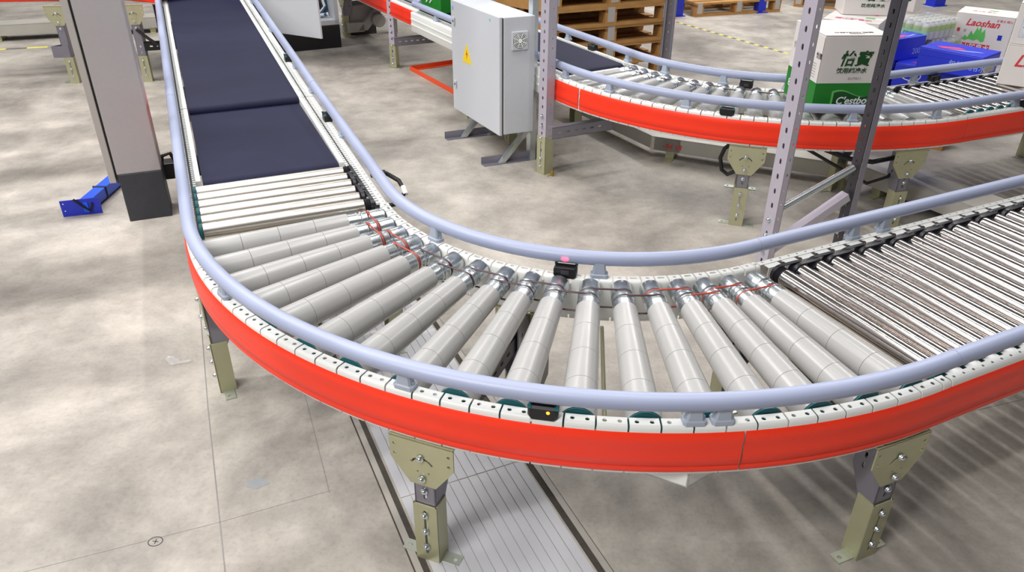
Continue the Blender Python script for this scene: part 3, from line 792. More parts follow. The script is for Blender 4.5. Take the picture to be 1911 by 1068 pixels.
for base_, sd_, brs in ((pi_ + dr(AR2 + 90) * .003, 1, [.22, .95]), (po - dr(AR2 - 90) * .03, -1, [.35, 1.3])):
    g = MB().tube([base_ + dr(AR2) * s + Z * (T + RAILZ) for s in (.001, .6, LS2)], RAILR, 18).build('guard_rail', 'rail', rr, 60)
    for s in brs: rail_bracket(g, base_ + dr(AR2) * s + Z * T - dr(AR2 + 90) * .008 * sd_, AR2)
sensor(rr, pi_ + dr(AR2) * .36 - dr(AR2 + 90) * .012 + Z * T, AR2, False, -1)
sensor(rr, po + dr(AR2) * .40 + dr(AR2 + 90) * .012 + Z * T, AR2, False)
for s in (1.3,):
    leg(rr, po + dr(AR2) * s, AR2 - 90, T - .139); leg(rr, pi_ + dr(AR2) * s, AR2 + 90, T - .139)

AL2 = 119.2
po = J2 + dr(209.28) * RO2; pi_ = J2 + dr(209.28) * RI2; OUT = dr(AL2 + 90)
rb = thing('belt_conveyor', 'dark blue belt conveyor behind the grey control cabinet, bare white side frame', 'conveyor', (po.x, po.y, 0))
L3 = 2.05; HW = RO2 - RI2
bframe(rb, po, AL2, L3, 1, T, T, 'outer_frame', .02); bframe(rb, pi_, AL2, L3, -1, T, T, 'inner_frame', .02)
belt(rb, pi_ + OUT * .080 + dr(AL2) * .03, pi_ + OUT * .080 + dr(AL2) * L3, HW - .16, OUT, .06, T + .010, T + .014)
for z in (-.045, -.085): MB().obox(po + Z * (T + z) + OUT * .0, dr(AL2) * L3, OUT * .004, Z * -.008).build('side_rib', 'white', rb, 0)
for base_, brs, s0 in ((po - OUT * .03, [1.2, 1.65], .03), (pi_ - OUT * .003, [.08, .72, 1.3], 0)):
    g = MB().tube([base_ + dr(AL2) * s + Z * (T + RAILZ) for s in (s0, .7, L3)], RAILR, 18).build('guard_rail', 'rail', rb, 60)
    for s in brs: rail_bracket(g, base_ + dr(AL2) * s + Z * T, AL2)
sensor(rb, pi_ + dr(AL2) * .42 + OUT * .012 + Z * T, AL2, False, -1)
for s in (.55, 1.15):
    leg(rb, pi_ + dr(AL2) * s - OUT * .001, AL2 - 90, T - .139); leg(rb, po + dr(AL2) * s + OUT * .001, AL2 + 90, T - .139)
def crossbeam(root, a, b, name='cross_beam', m='steel'):
    a, b = Vector(a), Vector(b); U = (b - a); L = U.length; U.normalize(); N = Vector((U.y, -U.x, 0)).normalized()
    q = MB(); q.sheet(rect(0, -.032, L, .032), [slot(.05 + k * .05, 0, .024, .010) for k in range(int((L - .05) / .05))], flatmap(a, U, Z, N), .003)
    for s in (-.032, .029): q.obox(a + Z * s - N * .04, U * L, N * .04, Z * .003)
    return q.build(name, m, root, 0)
crossbeam(rb, at(1030, 250, .30), at(1142, 232, .30))
fb = thing('belt_conveyor', 'far belt conveyor with orange-red skirt running off the top behind the grey cabinet', 'conveyor', (po.x + dr(AL2).x * L3, po.y + dr(AL2).y * L3, 0))
po3 = po + dr(AL2) * (L3 + .004) - OUT * .06; pi3 = pi_ + dr(AL2) * (L3 + .004) - OUT * .06; L4 = 2.6
bframe(fb, po3, AL2, L4, 1, T, T, 'outer_frame'); bframe(fb, pi3, AL2, L4, -1, T, T, 'inner_frame')
belt(fb, pi3 + OUT * .080, pi3 + OUT * .080 + dr(AL2) * L4, HW - .16, OUT, .06, T + .014, T + .014)
skirt(fb, [(po3 + dr(AL2) * s + Z * T, OUT, Z) for s in (0, .30)], 1); skirt(fb, [(po3 + dr(AL2) * s + Z * T, OUT, Z) for s in (.305, L4)], 1)
for base_ in (po3 - OUT * .03, pi3 - OUT * .003):
    MB().tube([base_ + dr(AL2) * s + Z * (T + RAILZ) for s in (0, .7, L4)], RAILR, 18).build('guard_rail', 'rail', fb, 60)
for s in (1.9,):
    leg(fb, pi3 + dr(AL2) * s - OUT * .001, AL2 - 90, T - .139); leg(fb, po3 + dr(AL2) * s + OUT * .001, AL2 + 90, T - .139)
crossbeam(fb, at(736, 79, .24), at(822, 71, .24))

# ------------------------------------------------------------------ posts
def cpost(root, p, az, w, d, h, m, pitch=.05, z0=0, hw=.010, hh=.020, side=True, part='upright'):
    """perforated C upright: web centred on p facing az, flanges going back by d"""
    N = dr(az); U = dr(az + 90); p = Vector((p[0], p[1], 0)); n = int((h - z0 - .04) / pitch); th = .003
    q = MB(); q.sheet(rect(-w / 2, z0, w / 2, h), [slot(0, z0 + .04 + k * pitch, hw, hh, 3) for k in range(n)], flatmap(p, U, Z, N), th)
    for s in (-1, 1):
        q.sheet(rect(-d, z0, -.001, h), [slot(-d * .55, z0 + .055 + k * pitch, hw * .6, hh * .6, 3) for k in range(n)] if side else [], flatmap(p + U * s * w / 2, N, Z, U * s), th)
        q.obox(p + U * s * w / 2 - N * d + Z * z0, -U * s * w * .18, N * th, Z * (h - z0))
    return q.build(part, m, root, 0)
def foot(root, p, az, w, d, h, m='zinc'):
    N = dr(az); U = dr(az + 90); p = Vector((p[0], p[1], 0)) + N * .004
    q = MB(); q.sheet(rect(-w / 2 - .004, 0, w / 2 + .004, h), [slot(0, h * .5, .010, h * .7)], flatmap(p, U, Z, N), .003)
    for s in (-1, 1): q.sheet(rect(-d - .004, 0, 0, h), [], flatmap(p + U * s * (w / 2 + .004), N, Z, U * s), .003)
    q.obox(p - U * (w / 2 + .03) - N * (d + .02), U * (w + .06), N * (d + .02), Z * .004)
    o = q.build('foot', m, root, 0)
    bolts(o, [p + N * .002 + Z * h * k for k in (.2, .42, .95, 1.25, 1.5)], az); return o
pp = at(1009, 324, 0)
sp1 = thing('support_post', 'tall perforated grey post with a greenish zinc foot beside the grey cabinet', 'post', pp)
azp = 222
pc_ = pp + dr(azp - 90) * .0 + dr(azp) * .0
cpost(sp1, pc_, azp, .060, .062, 2.3, 'rack', .05); foot(sp1, pc_, azp, .060, .062, .225)
MB().lathe([(0, .008), (.03, .008), (.032, .005)], 8, pp + dr(-30) * .075 + Z * .002, Z).build('anchor_bolt', 'brass', sp1)
pf = at(735, 127, 0)
sp2 = thing('support_post', 'slim perforated grey post standing in the aisle under the far skirt', 'post', pf)
cpost(sp2, pf, 250, .052, .05, 2.2, 'rack', .05); foot(sp2, pf, 250, .052, .05, .20)
ua, ub = at(1421, 503, 0), at(1556, 476, 0)
azf = math.degrees(math.atan2(ub.y - ua.y, ub.x - ua.x))
rk = thing('rack_upright_frame', 'tall grey perforated rack upright frame with tie bars behind the front bend', 'rack frame', ua)
HU = dr(azf + 90)
ua = ua + HU * .012
u1 = cpost(rk, ua, azf + 180, .072, .034, 2.4, 'rack', .0665, 0, .013, .026)
u2 = cpost(rk, ub, azf + 180, .052, .030, 2.4, 'steeld', .052, 0, .011, .022)  # dark colour paints the shade inside this upright
MB().obox(ub - HU * .0285 + dr(azf) * .002, dr(azf) * .030, -HU * .002, Z * 2.4).build('lit_flange', 'steel', rk, 0)  # lighter strip paints the flange that stays out of that shade
bolts(u1, [ua + dr(azf + 180) * .002 + Z * z for z in (.085, .165, .24)], azf + 180, 1.3)
ta = ua + dr(azf) * .03 + Z * .275; tb = ub - dr(azf) * .01 + Z * .43
MB().tube([ta, tb], .017, 14).build('tie_tube', 'galv', rk)
ba = ua + dr(azf) * .03 + Z * .09; bb_ = ub - dr(azf) * .012 + Z * .30
d_ = (bb_ - ba).normalized(); nn = d_.cross(HU).normalized()
if nn.z < 0: nn = -nn
q = MB(); q.obox(ba - HU * .022 - nn * .02, bb_ - ba, HU * .044, nn * .003 + nn * .037); q.build('tie_channel', 'rack', rk, 0, .003)
q = MB().obox(ub - HU * .02 - dr(azf) * .03 + Z * .12, HU * .034, dr(azf) * .004, Z * .07).build('splice_plate', 'zincw', rk, 0)
pu = at(1238, 148, 0)
sp3 = thing('support_post', 'dark-faced perforated post in front of the pallet stack', 'post', pu)
cpost(sp3, pu, 75, .085, .06, 2.2, 'steel', .0665)

# ------------------------------------------------------------------ ducts on the floor
def duct(label, a, b, w, z0, h, m='duct', txts=None):
    a = Vector((a[0], a[1], z0)); b = Vector((b[0], b[1], z0)); U = (b - a).normalized(); N = Vector((-U.y, U.x, 0)); L = (b - a).length
    t = thing('cable_duct', label, 'cable duct', (a.x, a.y, 0))
    MB().obox(a, b - a, N * w, Z * (h - .003)).build('trunk', m, t, 0, .002)
    n = max(1, round(L / 1.0))
    for k in range(n): MB().obox(a + U * (L * k / n + .001) - N * .002 + Z * (h - .003), U * (L / n - .002), N * (w + .004), Z * .004).build('lid', m, t, 0)
    for k in range(2):
        f_ = a + U * (L * (.08 + .84 * k)) ; MB().obox(Vector((f_.x, f_.y, 0)) - N * .03, U * .05, N * (w + .06), Z * .006).obox(Vector((f_.x, f_.y, 0)) + N * .02, U * .05, N * (w - .04), Z * z0).build('foot', 'zinc', t, 0)
    return t, a, U, N
d0, d1 = at(1213, 279, .05), at(1596, 337, .05)
t1, a1_, U1_, N1_ = duct('grey cable duct with red handwriting running under the back bend', d0, d1, .16, .05, .085)
txt('-94 18', .043, a1_ + U1_ * .075 + Z * .022 - N1_ * .003, U1_, Z, 'redp', t1, 'handwriting', .15, .0006)
m_ = MB().obox(a1_ - dr(120) * .0 + Z * .002 + U1_ * .02, dr(120) * .9, U1_ * .16, Z * .08); m_.build('trunk', 'duct', t1, 0, .002)
d2, d3 = at(1604, 341, .05), at(1900, 455, .05)
duct('wide grey cable duct slanting towards the right rail behind the front conveyor', d2 + (d3 - d2) * .0, d3, .22, .05, .095)
duct('long grey cable duct on the floor behind the column', at(-40, 70, .05), at(305, 51, .05), .22, .05, .10)

# ------------------------------------------------------------------ control cabinet on its stand
F_ = Vector((-.0789, 4.2297, .19)); U_ = dr(22.6); V_ = dr(119)
cb = thing('control_cabinet', 'grey electrical control cabinet with a yellow warning triangle on a floor stand', 'cabinet', (F_.x, F_.y, 0))
cwid, cdep, chgt = .617, .211, .648
MB().obox(F_ + U_ * .027, U_ * (cdep - .027), V_ * cwid, Z * chgt).build('body', 'cab', cb, 0, .004)
MB().obox(F_ + U_ * .012 + V_ * .004 + Z * .004, U_ * .02, V_ * (cwid - .008), Z * (chgt - .008)).build('door_seal', 'cabd', cb, 0)
dn_ = -Vector((V_.y, -V_.x, 0))      # door outward normal
door = MB().obox(F_ - Z * .004, U_ * .017, V_ * cwid, Z * (chgt + .006)).build('door', 'cab', cb, 0, .003)
nrm = V_.cross(Z); nrm = nrm if nrm.dot(U_) < 0 else -nrm
for z in (.16, .535):
    q = F_ + V_ * (cwid - .045) + Z * z + nrm * .002
    MB().obox(q - V_ * .012 - Z * .022, V_ * .024, Z * .044, nrm * .006).build('lock', 'cab', door, 0, .002); MB().lathe([(0, .007), (.008, .007), (.009, .005)], 10, q, nrm).build('lock_core', 'cabd', door)
q = F_ + V_ * (cwid * .66) + Z * (chgt * .575) + nrm * .0012; W_ = -V_
tri = [q + W_ * x + Z * z for x, z in ((-.062, -.05), (.062, -.05), (0, .062))]
MB().add(tri + [p - nrm * .001 for p in tri], [(0, 1, 2), (5, 4, 3), (0, 3, 4, 1), (1, 4, 5, 2), (2, 5, 3, 0)]).build('warning_sign', 'warn', door, 0)
zz = [(0.004, .03), (-.012, -.005), (-.001, -.003), (-.006, -.032), (.012, .008), (.001, .006)]
bz = [q + nrm * .0006 + W_ * x + Z * z for x, z in zz]
MB().add(bz, [(0, 1, 2), (0, 2, 5), (5, 2, 4), (2, 3, 4)]).build('lightning_bolt', 'redp', door, 0)
MB().obox(F_ + V_ * (cwid - .035) + Z * (chgt - .05) + nrm * .0015, V_ * .02, Z * .022, nrm * .001).build('sticker', 'lilac', door, 0)
MB().lathe([(0, .008), (.001, .008)], 12, F_ + V_ * (.11) + Z * (chgt - .028) + nrm * .0012, nrm).build('sticker', 'mint', door, 0)
sn = dr(22.6 - 90); fq = F_ + U_ * .118 + Z * (chgt - .125)
fan = MB().obox(fq - U_ * .048 - Z * .05, U_ * .096, Z * .10, sn * .012).build('fan_grille', 'cab', cb, 0, .004)
MB().lathe([(0, .041), (.0008, .041)], 28, fq + sn * .0121, sn).build('fan_opening', 'cabd', fan, 0)
for r_ in (.036, .028, .020): MB().tube([fq + sn * .0135 + U_ * math.cos(k * .2244) * r_ + Z * math.sin(k * .2244) * r_ for k in range(28)], .0017, 5, closed=True).build('grille_ring', 'whitep', fan)
MB().lathe([(0, .013), (.003, .012)], 16, fq + sn * .012, sn).build('grille_hub', 'whitep', fan)
for k in range(4):
    e_ = U_ * math.cos(k * math.pi / 4 + .4) + Z * math.sin(k * math.pi / 4 + .4); MB().tube([fq + sn * .0135 - e_ * .04, fq + sn * .0135 + e_ * .04], .0017, 5).build('grille_spoke', 'whitep', fan)
BX = F_ + U_ * cdep
for v_ in (.03, cwid - .07):
    b_ = BX + V_ * v_; b_.z = 0
    MB().obox(b_, U_ * .035, V_ * .045, Z * 1.0).build('stand_post', 'galv', cb, 0)
    f0_ = b_ - U_ * .29
    MB().obox(f0_, U_ * .33, V_ * .045, Z * .004).obox(f0_ + V_ * .041, U_ * .33, V_ * .004, Z * .045).build('stand_foot', 'steel', cb, 0)
    MB().obox(f0_ + U_ * .10 + V_ * .008 + Z * .004, U_ * .035, V_ * .03, U_ * .165 + Z * .185).build('stand_brace', 'galv', cb, 0)

# ------------------------------------------------------------------ orange guard on the floor
g_ = [at(845, 175, 0), at(765, 131, 0), at(845, 119, 0)]
og = thing('floor_guard', 'orange V-shaped guard strip lying on the floor behind the grey cabinet', 'guard', g_[1])
for i, j in ((1, 0), (1, 2)):
    a_, b_ = g_[i], g_[j] + (g_[j] - g_[i]) * .6
    d_ = (b_ - a_).normalized(); n_ = Vector((-d_.y, d_.x, 0)); n_ = n_ if n_.x > 0 else -n_
    MB().obox(a_, b_ - a_, n_ * .006, Z * .035).obox(a_, b_ - a_, n_ * .04, Z * .004).build('guard_strip', 'orange', og, 0)

# ------------------------------------------------------------------ open cabinet far left
oA = at(536, 98, 0); az_o = 26; OU = dr(az_o); OV = dr(az_o + 90)
oc = thing('open_cabinet', 'open grey switch cabinet on a black plinth with its door swung towards the belt', 'cabinet', oA)
x0 = -.55; x1 = .50
MB().obox(oA + OU * x0, OU * (x1 - x0), OV * .45, Z * .20).build('plinth', 'black', oc, 0, .004)
bd = oA + OU * x0 + OV * .0 + Z * .205
MB().obox(bd, OU * (x1 - x0), OV * .45, Z * .04).obox(bd + OV * .42, OU * (x1 - x0), OV * .03, Z * 1.9).obox(bd, OU * .03, OV * .45, Z * 1.9).obox(bd + OU * (x1 - x0 - .035), OU * .035, OV * .45, Z * 1.9).obox(bd + Z * 1.87, OU * (x1 - x0), OV * .45, Z * .03).build('body', 'cab', oc, 0)
MB().obox(bd + OU * .05 + OV * .36 + Z * .045, OU * (x1 - x0 - .09), OV * .02, Z * 1.75).build('mounting_plate', 'intblue', oc, 0)
for k in range(3):
    MB().obox(bd + OU * .10 + OV * .33 + Z * (.35 + k * .4), OU * (x1 - x0 - .2), OV * .03, Z * .07).build('terminal_row', 'steeld', oc, 0)
for k in range(6):
    s = x1 - x0 - .06 - k * .03
    MB().tube([bd + OU * s + OV * .34 + Z * .8, bd + OU * (s - .02) + OV * .33 + Z * .4, bd + OU * (s + .03 * math.sin(k)) + OV * .24 + Z * .12, bd + OU * (s - .07) + OV * .16 + Z * .06, bd + OU * (s - .02 + .05 * math.sin(k * 2)) + OV * .12 + Z * .075], .016, 7).build('cable', ['intblue', 'whitep', 'black', 'mint', 'whitep', 'steeld'][k], oc)
dA = at(603, 72, .26); dB = at(515, 60, .26); dd = (dB - dA).normalized()
door2 = MB().obox(dA, dd * .62, Vector((-dd.y, dd.x, 0)) * .02, Z * 1.8).build('door', 'cab', oc, 0, .004)
# drive unit below the far conveyor
q = at(650, 72, 0)
du = thing('drive_unit', 'grey motor unit with a bent bracket under the far conveyor next to the open cabinet', 'motor', q)
MB().obox(q + OU * .05 + OV * .1 + Z * .12, OU * .30, OV * .22, Z * .17).build('gearbox', 'wgrey', du, 0, .012)
MB().lathe([(0, .06), (.01, .065), (.12, .065), (.13, .055)], 20, q + OU * .30 + OV * .04 + Z * .16, -OV).build('motor', 'wgrey', du)
MB().obox(q - OU * .0 + Z * .05, OU * .17, OV * .06, Z * .09).build('bracket', 'wgrey', du, 0, .003)
MB().obox(q + OU * .10 + Z * .06, OU * .10, OV * .06, OU * .28 + Z * .30).build('bracket', 'wgrey', du, 0, .003)
MB().obox(q + OU * .06 + OV * .12, OU * .26, OV * .18, Z * .12).build('base', 'steeld', du, 0)

# ------------------------------------------------------------------ far conveyor behind the column
TF = .715
pts = [at(x, y, TF - .133) for x, y in ((-60, 6), (5, 5), (110, 3), (240, 2), (276, 5), (303, 10))]
pts = [Vector((p.x, p.y, TF)) for p in pts]
fc = thing('far_conveyor', 'far conveyor with red skirt crossing behind the column at the top', 'conveyor', (pts[2].x, pts[2].y, 0))
frs = []
for i, p in enumerate(pts):
    a_, b_ = pts[max(0, i - 1)], pts[min(len(pts) - 1, i + 1)]; d_ = (b_ - a_).normalized(); frs.append((p, Vector((d_.y, -d_.x, 0)), Z))
pr = [(-.03, 0), (-.0075, 0), (-.0008, -.005), (0, -.010), (0, -.134), (-.003, -.138), (-.028, -.138)]
MB().sweep(frs, thick(pr, .0025)).build('outer_frame', 'white', fc, 40)
skirt(fc, frs, 1)
MB().tube([f[0] + Z * RAILZ - f[1] * .03 for f in frs], RAILR, 14).build('guard_rail', 'rail', fc)
vs = [f[0] - f[1] * .04 + Z * .012 for f in frs] + [f[0] - f[1] * .6 + Z * .012 for f in frs]; n = len(frs)
m_ = MB().add(vs + [v - Z * .06 for v in vs], [(i, i + 1, n + i + 1, n + i) for i in range(n - 1)] + [(2 * n + i, 3 * n + i, 3 * n + i + 1, 2 * n + i + 1) for i in range(n - 1)] + [(i, 2 * n + i, 2 * n + i + 1, i + 1) for i in range(n - 1)] + [(n + i, n + i + 1, 3 * n + i + 1, 3 * n + i) for i in range(n - 1)]).build('belt', 'belt', fc, 0)
la = at(141, 156, 0); lb = at(277, 153, 0)
leg(fc, la, -82, TF - .139, .16, .2); leg(fc, lb, -78, TF - .139, .16, .2)
for p_ in (la, lb): leg(fc, Vector((p_.x, p_.y, 0)) + dr(95) * .62, 98, TF - .139, .16, .2)
crossbeam(fc, lb + dr(10) * .03 + Z * .27, lb + dr(16) * .33 + Z * .27, 'cross_beam', 'black')
MB().tube([lb + Z * .40, lb + dr(10) * .05 + Z * .35, lb + dr(10) * .12 + Z * .29, lb + dr(12) * .17 + Z * .26], .012, 8).build('cable', 'black', fc)
cst = la + dr(190) * .10 + Z * .20
m_ = MB(); m_.obox(cst, dr(10) * .12, dr(100) * .004, Z * .085).obox(cst, dr(60) * .16, Z * .085, dr(150) * .003).build('side_channel', 'steel', fc, 0)

# ------------------------------------------------------------------ floor tape
def tape(label, a, b, wdt, dash, z=.0006):
    a, b = Vector(a), Vector(b); d = b - a; L = d.length; d.normalize(); s = Vector((-d.y, d.x, 0)) * wdt
    t = thing('floor_tape', label, 'floor tape', a); k = 0; pos = 0; ys = None; n = int(L / dash)
    for k in range(n):
        m = ('yellow', 'dark')[k % 2]
        MB().obox(a + d * dash * k + Z * .0001, d * dash, s, Z * .0007).build('dash', m, t, 0)
    return t
tape('dashed yellow and black floor tape running across the open floor towards the cartons', at(1252, 39, 0), at(1472, 102, 0), .035, .062)
tape('dashed yellow floor tape on the floor left of the column', at(-30, 95, 0), at(102, 88, 0), .05, .17)

# ------------------------------------------------------------------ pallets
def pallet(loc, az, label, group=None, proto=None):
    """front edge starts at loc and runs along az; depth goes to the back"""
    if proto is not None:
        r = proto.copy(); COL.objects.link(r); r.location = loc; r.rotation_euler = (0, 0, az * D)
        for ch in proto.children: c = ch.copy(); COL.objects.link(c); c.parent = r
        r['label'] = label; return r
    t = thing('pallet', label, 'pallet', (0, 0, 0), group)
    X, Y = Vector((1, 0, 0)), Vector((0, 1, 0)); Lp, Wp = 1.1, .9
    bd_ = MB().obox((0, 0, .122), X * Lp, Y * .098, Z * .02).build('board', 'wood', t, 0)
    for k in range(1, 7): c = bd_.copy(); COL.objects.link(c); c.location = (0, k * (Wp - .098) / 6, 0)
    sb = MB().obox((0, 0, .10), X * .10, Y * Wp, Z * .0215).build('board', 'woodd', t, 0)
    for k in (1, 2): c = sb.copy(); COL.objects.link(c); c.location = (k * (Lp - .10) / 2, 0, 0)
    bb2 = MB().obox((0, 0, 0), X * Lp, Y * .098, Z * .02).build('board', 'wood', t, 0)
    for k in (1, 2): c = bb2.copy(); COL.objects.link(c); c.location = (0, k * (Wp - .098) / 2, 0)
    bl = MB().obox((0, 0, .02), X * .10, Y * .10, Z * .08).build('block', 'wood', t, 0)
    for i in range(3):
        for j in range(3):
            if i or j: c = bl.copy(); COL.objects.link(c); c.location = (i * .5, j * .4, 0)
    tn = MB().obox((0, 0, .019), X * .004, Y * .004, Z * .001)
    cp = MB().obox((0, -.0015, .03), X * .062, Y * .0015, Z * .11).build('tin_strip', 'wgrey', t, 0); cp.location = (.02, 0, 0)
    for k in (.52, 1.02): c = cp.copy(); COL.objects.link(c); c.location = (k, 0, 0)
    t.location = loc; t.rotation_euler = (0, 0, az * D)
    return t
nth = ['bottom pallet', 'second pallet from the floor', 'third pallet from the floor', 'fourth pallet from the floor', 'fifth pallet from the floor', 'sixth pallet from the floor', 'seventh pallet from the floor', 'top pallet']
cr = at(1243, 139, 0); azs = 24; P0 = None
for k in range(8):
    r_ = cr - dr(azs + random.uniform(-.6, .6)) * 1.1 + Z * (.1425 * k) + dr(azs) * random.uniform(-.015, .015)
    o = pallet(r_, azs + random.uniform(-.5, .5), nth[k] + ' of the wooden stack behind the dark post', 'pallets in the stack behind the back conveyor', P0)
    P0 = P0 or o
l0 = at(1012, 27, .55); l1 = at(905, 8, .55); azl = math.degrees(math.atan2(l0.y - l1.y, l0.x - l1.x)); lw = (l0 - l1).length
lu, lv = dr(azl), dr(azl + 90); lo = Vector((l1.x, l1.y, 0))
wp = thing('wooden_panel', 'pale wooden plank panel standing behind the grey cabinet', 'panel', lo)
for s_ in (.06, .5, .94): MB().obox(lo + lu * (lw * s_ - .03) + lv * .018, lu * .06, lv * .022, Z * 1.1).build('batten', 'woodd', wp, 0)
for z_, h_ in ((.0, .175), (.19, .175), (.38, .155), (.565, .26), (.84, .26)): MB().obox(lo + Z * z_, lu * lw, lv * .018, Z * h_).build('plank', 'wood', wp, 0, .003)
o = pallet(at(1297, 32, 0), 19, 'single light wooden pallet between the blue rack posts at the back', None, P0)
if 'group' in o: del o['group']
o = pallet(at(1480, 12, 0), -20, 'wooden pallet end at the top behind the white cartons', None, P0)
if 'group' in o: del o['group']
lb_ = at(1331, 3, .16); 
def rpost(p, w, d, m, label, h=2.2):
    t = thing('rack_post', label, 'post', p)
    MB().obox(Vector(p) - dr(20) * w / 2, dr(20) * w, dr(110) * d, Z * h).build('post', m, t, 0, .003); MB().obox(Vector(p) - dr(20) * (w / 2 + .02) - dr(110) * .02, dr(20) * (w + .04), dr(110) * (d + .04), Z * .008).build('foot_plate', m, t, 0)
    return t
rpost(at(1267, 31, 0), .10, .09, 'dblue', 'blue rack post left of the single wooden pallet')
rpost(at(1421, 24, 0), .10, .09, 'dblue', 'blue rack post right of the single wooden pallet')
rpost(at(1254, 35, 0), .055, .06, 'amber', 'amber yellow guard post beside the blue rack post')
rpost(at(1753, 12, 0), .16, .14, 'dblue', 'blue rack post at the top behind the shrink-wrapped bottles')

# ------------------------------------------------------------------ cartons
def carton(name, label, bl, az, w, d, h, m='carton', group=None, cat='carton', lid=0, edge='cartonb', tape_='whitep'):
    """bl = bottom front left corner; front edge along az, depth along az+90; body, two flaps, seam"""
    U, V = dr(az), dr(az + 90); bl = Vector(bl)
    t = thing(name, label, cat, bl + U * w / 2 + V * d / 2, group)
    MB().obox(bl, U * w, V * d, Z * (h - .005)).build('body', m, t, 0, .004)
    g = .0016
    for s in (0, 1): MB().obox(bl + V * (s * (d / 2 + g / 2)) + Z * (h - .005), U * w, V * (d / 2 - g / 2), Z * .005).build('flap', m, t, 0, .0015)
    MB().obox(bl + V * (d / 2 - .02) + U * .0 + Z * (h + .0001), U * w, V * .04, Z * .0005).build('tape', tape_, t, 0)
    return t, bl, U, V
def fr(bl, U, V): return dict(F=(bl, U, -V), R=None)
def panel(t, o, U, V, w, h, m, name='print'):
    N = Vector(U).cross(Vector(V)); return MB().obox(Vector(o) + N * .0002, Vector(U) * w, Vector(V) * h, N * .0005).build(name, m, t, 0)
# --- white and green water carton on the back conveyor
zc = T + .0125
bl = at(1512, 211, zc); w_, d_, h_ = .300, .34, .352; azc = 3.5
t, bl, U, V = carton('water_carton', 'white and green water carton standing on the back conveyor bend', bl, azc, w_, d_, h_)
gh = .138
for (o, a_, L_) in ((bl, U, w_), (bl + V * d_, -V, d_), (bl + U * w_, V, d_), (bl + U * w_ + V * d_, -U, w_)): panel(t, o, a_, Z, L_, gh, 'green', 'green_band')
Nf = -V
def wave(t, o, U, w, h, m, name, off):
    n = 14; top = [(k / n * w, h * (.80 + .16 * math.sin(k / n * 5.2 + .6))) for k in range(n + 1)]; bot = [(k / n * w, h * (.08 + .10 * math.sin(k / n * 5.2 + .6))) for k in range(n + 1)]
    vs = [Vector(o) + U * x + Z * y + Nf * off for x, y in bot] + [Vector(o) + U * x + Z * y + Nf * off for x, y in top]
    vs += [v - Nf * .0004 for v in vs]; k2 = 2 * (n + 1)
    fs = [(i, i + 1, n + 2 + i, n + 1 + i) for i in range(n)] + [(k2 + i, k2 + n + 1 + i, k2 + n + 2 + i, k2 + i + 1) for i in range(n)]
    return MB().add(vs, fs).build(name, m, t, 0)
wave(t, bl + U * .082 + Z * .012, U, .19, .10, 'lgreen', 'emblem_border', .0012)
wave(t, bl + U * .092 + Z * .022, U, .17, .082, 'dgreen', 'emblem', .0018)
txt("C'estbon", .047, bl + U * .105 + Z * .042 + Nf * .0022, U, Z, 'whitep', t, 'brand_lettering', .25, .0008)
txt('怡寶', .072, bl + U * .086 + Z * .222 + Nf * .0008, U, Z, 'dgreen', t, 'lettering', .2, .0016)
txt('饮用纯净水', .026, bl + U * .078 + Z * .186 + Nf * .0008, U, Z, 'dgreen', t, 'lettering', .2, .0006, 1.1)
txt('20170811', .016, bl + U * .14 + Z * .155 + Nf * .0008, U, Z, 'wgrey', t, 'date_stamp')
txt("C'ESTBON 怡寶", .022, bl + U * .06 + V * .045 + Z * (h_ + .0004), U, V, 'ink', t, 'lettering', .0, .0004, 1.2)
txt('饮用纯净水', .014, bl + U * .12 + V * .024 + Z * (h_ + .0004), U, V, 'ink', t, 'lettering')
so = bl + V * d_      # left side face, reading from back to front
txt('怡寶', .03, so - V * (d_ - .055) + Z * .245 - U * .0008, -V, Z, 'ink', t, 'lettering')
for k in range(6): panel(t, so - V * (d_ - .085) + Z * (.215 - k * .012) , -V, Z, .05, .004, 'wgrey', 'text_line')
txt('怡寶', .035, so - V * .02 + Z * .235 - U * .0008, -V, Z, 'wgrey', t, 'lettering')
MB().obox(bl - U * .0006 - V * .0006 + Z * gh, U * .0012, V * .0012, Z * (h_ - gh - .01)).build('edge_line', 'cartonb', t, 0)
txt('8', .05, so - V * .03 + Z * .05 - U * .0012, -V, Z, 'whitep', t, 'side_number')
# --- stack inside the back bend
bs_ = at(1536, 34, .80); azk = -33
def script(t, o, U, V, s, m='redp'):
    txt('Laoshan', s, o, U, V, m, t, 'lettering', .35, .0012)
names_ = ['bottom white carton of the stack inside the back bend', 'middle white carton of the stack inside the back bend', 'white carton with pink print on its lid behind the white and green one']
for k in range(3):
    t, bl, U, V = carton('white_carton', names_[k], Vector((bs_.x, bs_.y, .002 + k * .2665)), azk, .30, .28, .2655)
    Nf = -V
    script(t, bl + U * .05 + Z * .18 + Nf * .0008, U, Z, .06)
    if k == 2:
        txt('崂山矿泉水', .04, bl + U * .05 + V * .05 + Z * .2661, U, V, 'pink', t, 'lettering', 0, .0004)
        panel(t, bl + U * .20 + V * .13 + Z * .2661, U, V, .05, .03, 'lgreen', 'emblem'); panel(t, bl + U * .03 + V * .24 + Z * .2661, U, V, .22, .012, 'pink', 'text_line')
b2_ = at(1571, 27, .8022)
t, bl, U, V = carton('water_carton', 'white water carton with green characters on top of the pink-lidded carton', b2_, -8, .26, .2, .30)
Nf = -V
txt('怡寶', .070, bl + U * .10 + Z * .085 + Nf * .0008, U, Z, 'dgreen', t, 'lettering', .22, .0026); txt('饮用纯净水', .022, bl + U * .092 + Z * .045 + Nf * .0008, U, Z, 'dgreen', t, 'lettering', .15, .0004, 1.2)
